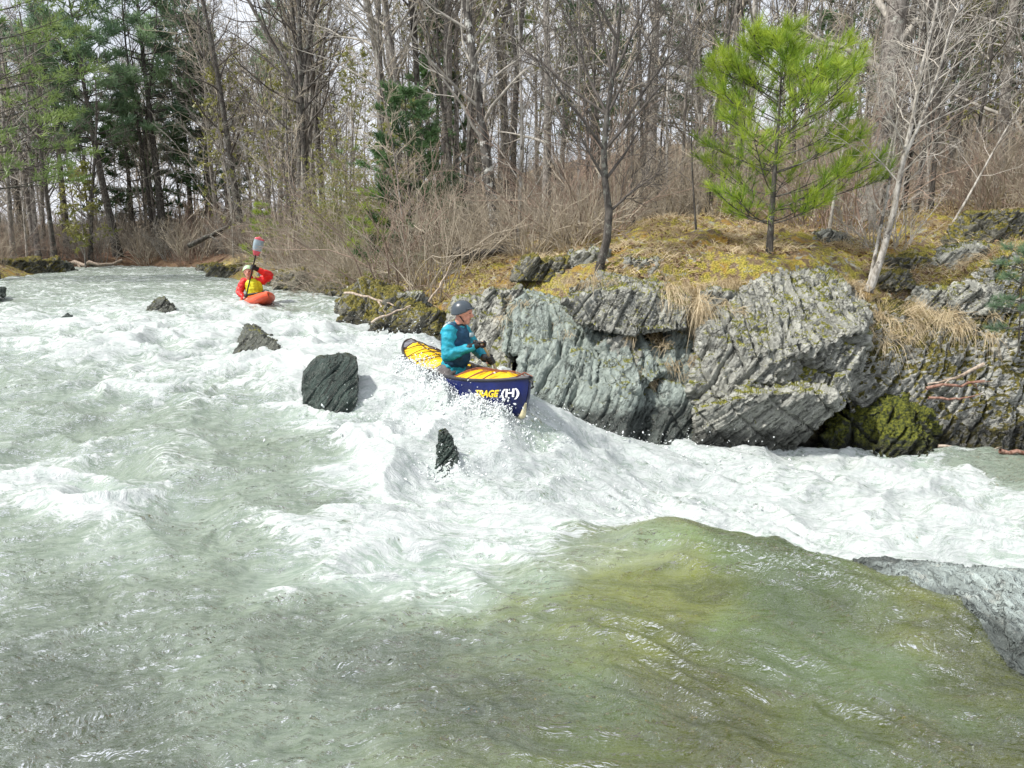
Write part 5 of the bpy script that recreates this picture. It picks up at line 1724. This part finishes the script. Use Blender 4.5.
# paddle: T-grip in the right hand, blade in the water on the far side
top = hR + np.array([0, 0, .0]); low = np.array([.52, .56, -.02]); ax = (low - top) / np.linalg.norm(low - top)
top = top - ax * .01
hL2 = top + ax * .22
grip_hand('glove', hR, np.cross(ax, [.3, .2, 1]), ax * .55 + Rz @ np.array([.8, .2, .1]), M_black, person, 1.12, 1)
grip_hand('glove', hL2, -ax, (hL2 - eL), M_black, person, 1.1, 1)
fused('cuff', [([wR - (wR - eR) * .12, wR + (hR - wR) * .55], [.05, .036])], M_black, person, .009, 1)
fused('cuff', [([wL - (wL - eL) * .12, wL + (hL2 - wL) * .6], [.05, .036])], M_black, person, .009, 1)
pad = empty('canoe_paddle'); pad.location = canoe.location + ps; pad.rotation_euler = canoe.rotation_euler
tag(pad, 'canoe paddle held by the kneeling canoeist, pale shaft going down beyond the far gunwale', 'paddle')
V, F = tube([top, low], .015, 10); mesh('shaft', V, F, M_shaft, pad)
gx = np.cross(ax, [.3, .2, 1]); gx /= np.linalg.norm(gx)
V, F = tube([top - gx * .05, top, top + gx * .05], [.013, .018, .013], 10); mesh('grip', V, F, M_shaft, pad)


def blade_mesh(c0, ax, nrm, L, W, mat, parent, name='blade', cut=None):
    wv = np.cross(ax, nrm); wv /= np.linalg.norm(wv); nn = np.cross(wv, ax)
    n = 13; top_, bot = [], []
    V = []
    for i in range(n):
        t_ = i / (n - 1); wd = W * (math.sin(PI * min(1, t_ * .62 + .10)) ** .7) * (1 if t_ < .9 else math.sqrt(max(.04, 1 - ((t_ - .9) / .1) ** 2)))
        for j in (-1, -.33, .33, 1):
            V.append(c0 + ax * L * t_ + wv * wd * j * .5 + nn * (.010 * (1 - j * j) + .004))
    k = len(V)
    V += [v - nn * .010 for v in V]
    F = []
    for i in range(n - 1):
        for j in range(3):
            a = i * 4 + j; F.append((a, a + 1, a + 5, a + 4)); F.append((k + a + 4, k + a + 5, k + a + 1, k + a))
        F.append((i * 4, i * 4 + 4, k + i * 4 + 4, k + i * 4)); F.append((i * 4 + 3, k + i * 4 + 3, k + i * 4 + 7, i * 4 + 7))
    F.append((0, k, k + 1, 1)); F.append((1, k + 1, k + 2, 2)); F.append((2, k + 2, k + 3, 3))
    e = (n - 1) * 4; F += [(e, e + 1, k + e + 1, k + e), (e + 1, e + 2, k + e + 2, k + e + 1), (e + 2, e + 3, k + e + 3, k + e + 2)]
    o = mesh(name, V, F, mat, parent)
    if cut is not None:
        o.data.materials.append(cut)
        for p_ in o.data.polygons:
            t_ = np.mean([(np.array(V[i]) - c0) @ ax for i in p_.vertices]) / L
            if t_ < .25 or t_ > .82: p_.material_index = 1
    return o


blade_mesh(low, ax, np.array([1, 0, 0.]), .45, .20, M_shaft, pad)

# ---- the kayak and kayaker
kz = .83
kayak = empty('kayak', (-5.50, 16.45, kz - .10), rad(-60)); kayak.rotation_euler = (rad(6), rad(-5), rad(-60))
tag(kayak, 'short orange whitewater kayak nosing through the upper rapid by the bush', 'kayak')
secs = []
for s in np.sin(np.linspace(-PI / 2, PI / 2, 33)):
    a = abs(s); wd = max(.31 * (1 - a ** 2.6) ** .75, .01); z0 = .02 + .20 * a ** 3; z1 = .30 + .06 * a ** 2 - .05 * a ** 6
    an = np.linspace(0, 2 * PI, 21)
    secs.append(np.stack([np.full(21, s * 1.22), np.cos(an) * wd, (z0 + z1) / 2 + np.sin(an) * (z1 - z0) / 2], -1))
V, F = loft(secs); mesh('hull', V, F, M_orange, kayak)
V, F = tube([(.36 * math.cos(a) - .05, .25 * math.sin(a), .315) for a in np.linspace(0, 2 * PI, 25)], .022, 8); mesh('cockpit_rim', V, F, M_black, kayak)
V, F = tube([(1.02, -.06, .33), (1.06, 0, .36), (1.10, .06, .33)], .012, 6); mesh('grab_loop', V, F, M_black, kayak)

KB = (-5.55, 16.5, kz)
kyaw = rad(-72)
hc = np.array([.07, -.12, .685]); a_ = rad(-4)
Rk = np.array([[math.cos(a_), -math.sin(a_), 0], [math.sin(a_), math.cos(a_), 0], [0, 0, 1]])
sL, eL, wL, hL = map(np.array, ((.0, .17, .50), (.10, .33, .60), (.20, .07, .745), (.22, -.035, .79)))
sR, eR, wR, hR = map(np.array, ((.0, -.21, .47), (.03, -.33, .26), (.20, -.25, .15), (.26, -.20, .13)))
pel, wai, che, nek = map(np.array, ((0, 0, .02), (0, -.01, .20), (.0, -.03, .38), (.03, -.09, .55)))
kp = fused('person', make_head(hc, Rk) + [([pel, wai, che], [.13, .12, .13]), ([sR, che + [0, 0, .07], sL], [.06, .09, .06]), ([che, nek], [.09, .055]),
                                         ([sR, eR, wR, hR], [.055, .045, .032, .03]), ([sL, eL, wL, hL], [.055, .045, .032, .03]), ([pel + [0, .08, .03], [.45, .14, .10]], [.09, .06]), ([pel + [0, -.08, .03], [.45, -.14, .10]], [.09, .06])],
           M_skin, None, .011, 2)
kp.location = KB; kp.rotation_euler = (0, 0, kyaw)
tag(kp, 'kayaker in red drysuit, lime life vest and pale green helmet raising one arm', 'person')
face_bits(hc, Rk, kp)
helmet(hc + np.array([-.012, 0, .022]), Rk, M_lhelm, kp, peak=False)
fused('drysuit', [([pel, wai, che], [.155, .145, .15]), ([sR, che + [0, 0, .07], sL], [.085, .11, .09]), ([che, nek], [.11, .065]), ([sR, eR, wR], [.092, .078, .05]), ([sL, eL, wL], [.10, .092, .052])], M_red, kp, .014, 2, wrinkle(.016, 12))
fused('life_vest', [([(.03, -.0, .17), (.035, -.02, .28), (.03, -.035, .40)], [.165, .17, .155]), ([(.05, -.11, .30), (.05, -.13, .42), (.02, -.13, .53)], [.09, .08, .045]), ([(.05, .08, .30), (.05, .07, .42), (.02, .08, .54)], [.09, .08, .045])], M_lime, kp, .013, 2, wrinkle(.008, 15))
fused('spray_skirt', [([(0, 0, .02), (0, 0, .14)], [.20, .165])], M_brown, kp, .016, 2)
b1 = np.array([.28, .055, 1.03]); b0 = np.array([.26, -.20, .13]); ax = (b1 - b0) / np.linalg.norm(b1 - b0)
hL2 = b0 + ax * ((hL - b0) @ ax)
grip_hand('glove', hL2, ax, hL2 - wL, M_black, kp, 1.3, 1)
grip_hand('glove', b0, ax, b0 - wR, M_black, kp, 1.2, -1)
fused('cuff', [([wL, hL2 - (hL2 - wL) * .3], [.055, .045])], M_black, kp, .012, 1)
kpad = empty('kayak_paddle'); kpad.location = KB; kpad.rotation_euler = (0, 0, kyaw)
tag(kpad, 'kayak paddle held upright with red and grey blade above the pale green helmet', 'paddle')
V, F = tube([b0 - ax * .35, b1 + ax * .02], .015, 10); mesh('shaft', V, F, M_black, kpad)
blade_mesh(b1, ax, np.array([1, .15, 0.]), .40, .21, M_bgrey, kpad, cut=M_bred)
blade_mesh(b0 - ax * .34, -ax, np.array([.2, 1, 0.]), .40, .21, M_bgrey, kpad, cut=M_bred)

# ---- flying drops
rng = np.random.default_rng(9)
o6 = np.array([[1, 0, 0], [-1, 0, 0], [0, 1, 0], [0, -1, 0], [0, 0, 1], [0, 0, -1]], float)
f8 = np.array([[0, 2, 4], [2, 1, 4], [1, 3, 4], [3, 0, 4], [2, 0, 5], [1, 2, 5], [3, 1, 5], [0, 3, 5]])
C_, R_ = [], []
for (px, py, Y, n, sp, hh) in [(430, 398, 8.0, 130, .25, .07), (480, 406, 7.5, 200, .22, .09), (520, 408, 7.2, 120, .15, .12), (540, 405, 7.4, 80, .2, .10), (362, 345, 11.0, 120, .3, .15), (395, 355, 10.6, 120, .3, .15),
                               (450, 470, 6.35, 130, .14, .10), (600, 440, 8.6, 120, .5, .10), (700, 450, 8.7, 140, .6, .10), (250, 300, 16.2, 60, .4, .12), (620, 510, 6.6, 160, .7, .12), (400, 430, 7.2, 150, .5, .12)]:
    c = at(px, py, Y)
    x = c[0] + rng.normal(0, sp, n); y = c[1] + rng.normal(0, sp * .6, n)
    z = water_surface(x, y)[0] + rng.exponential(hh, n) * .6
    C_.append(np.stack([x, y, z], -1)); R_.append(np.minimum(rng.exponential(.0035, n) + .0025, .012))
# sheets of splash thrown up along the near side of the hull
canoe_m = Matrix.LocRotScale(canoe.location, canoe.rotation_euler, None)
for k in range(4200):
    s_ = rng.uniform(-.75, .97); q = hull_section(s_)[9]
    w_ = canoe_m @ Vector((q[0], q[1] - abs(rng.normal(0, .10)) - .02, 0))
    z = float(water_surface(np.array([w_.x]), np.array([w_.y]))[0][0])
    burst = max(0, math.sin(s_ * 7 + 1.0)) ** 2 * float(np.interp(s_, [-.75, -.3, 0, .5, .65, 1], [.2, .5, 1, 1, .35, .5]))
    C_.append(np.array([[w_.x, w_.y, z + abs(rng.normal(0, .04 + .10 * burst))]])); R_.append(np.array([min(.002 + rng.exponential(.0028), .012)]))
C_ = np.concatenate(C_); R_ = np.concatenate(R_)
dd = rng.normal(size=(len(C_), 3)); dd /= np.linalg.norm(dd, axis=1, keepdims=True)
el = rng.exponential(1.1, len(C_))
O = o6[None] * R_[:, None, None]
O = O + dd[:, None, :] * ((O * dd[:, None, :]).sum(2, keepdims=True) * el[:, None, None])
V = (C_[:, None, :] + O).reshape(-1, 3)
F = (np.arange(len(C_))[:, None, None] * 6 + f8[None]).reshape(-1, 3)
M_drop = plain('water_drops', (.80, .84, .84), .15, .03)
tag(mesh('spray_drops', V, F, M_drop), kind='stuff')
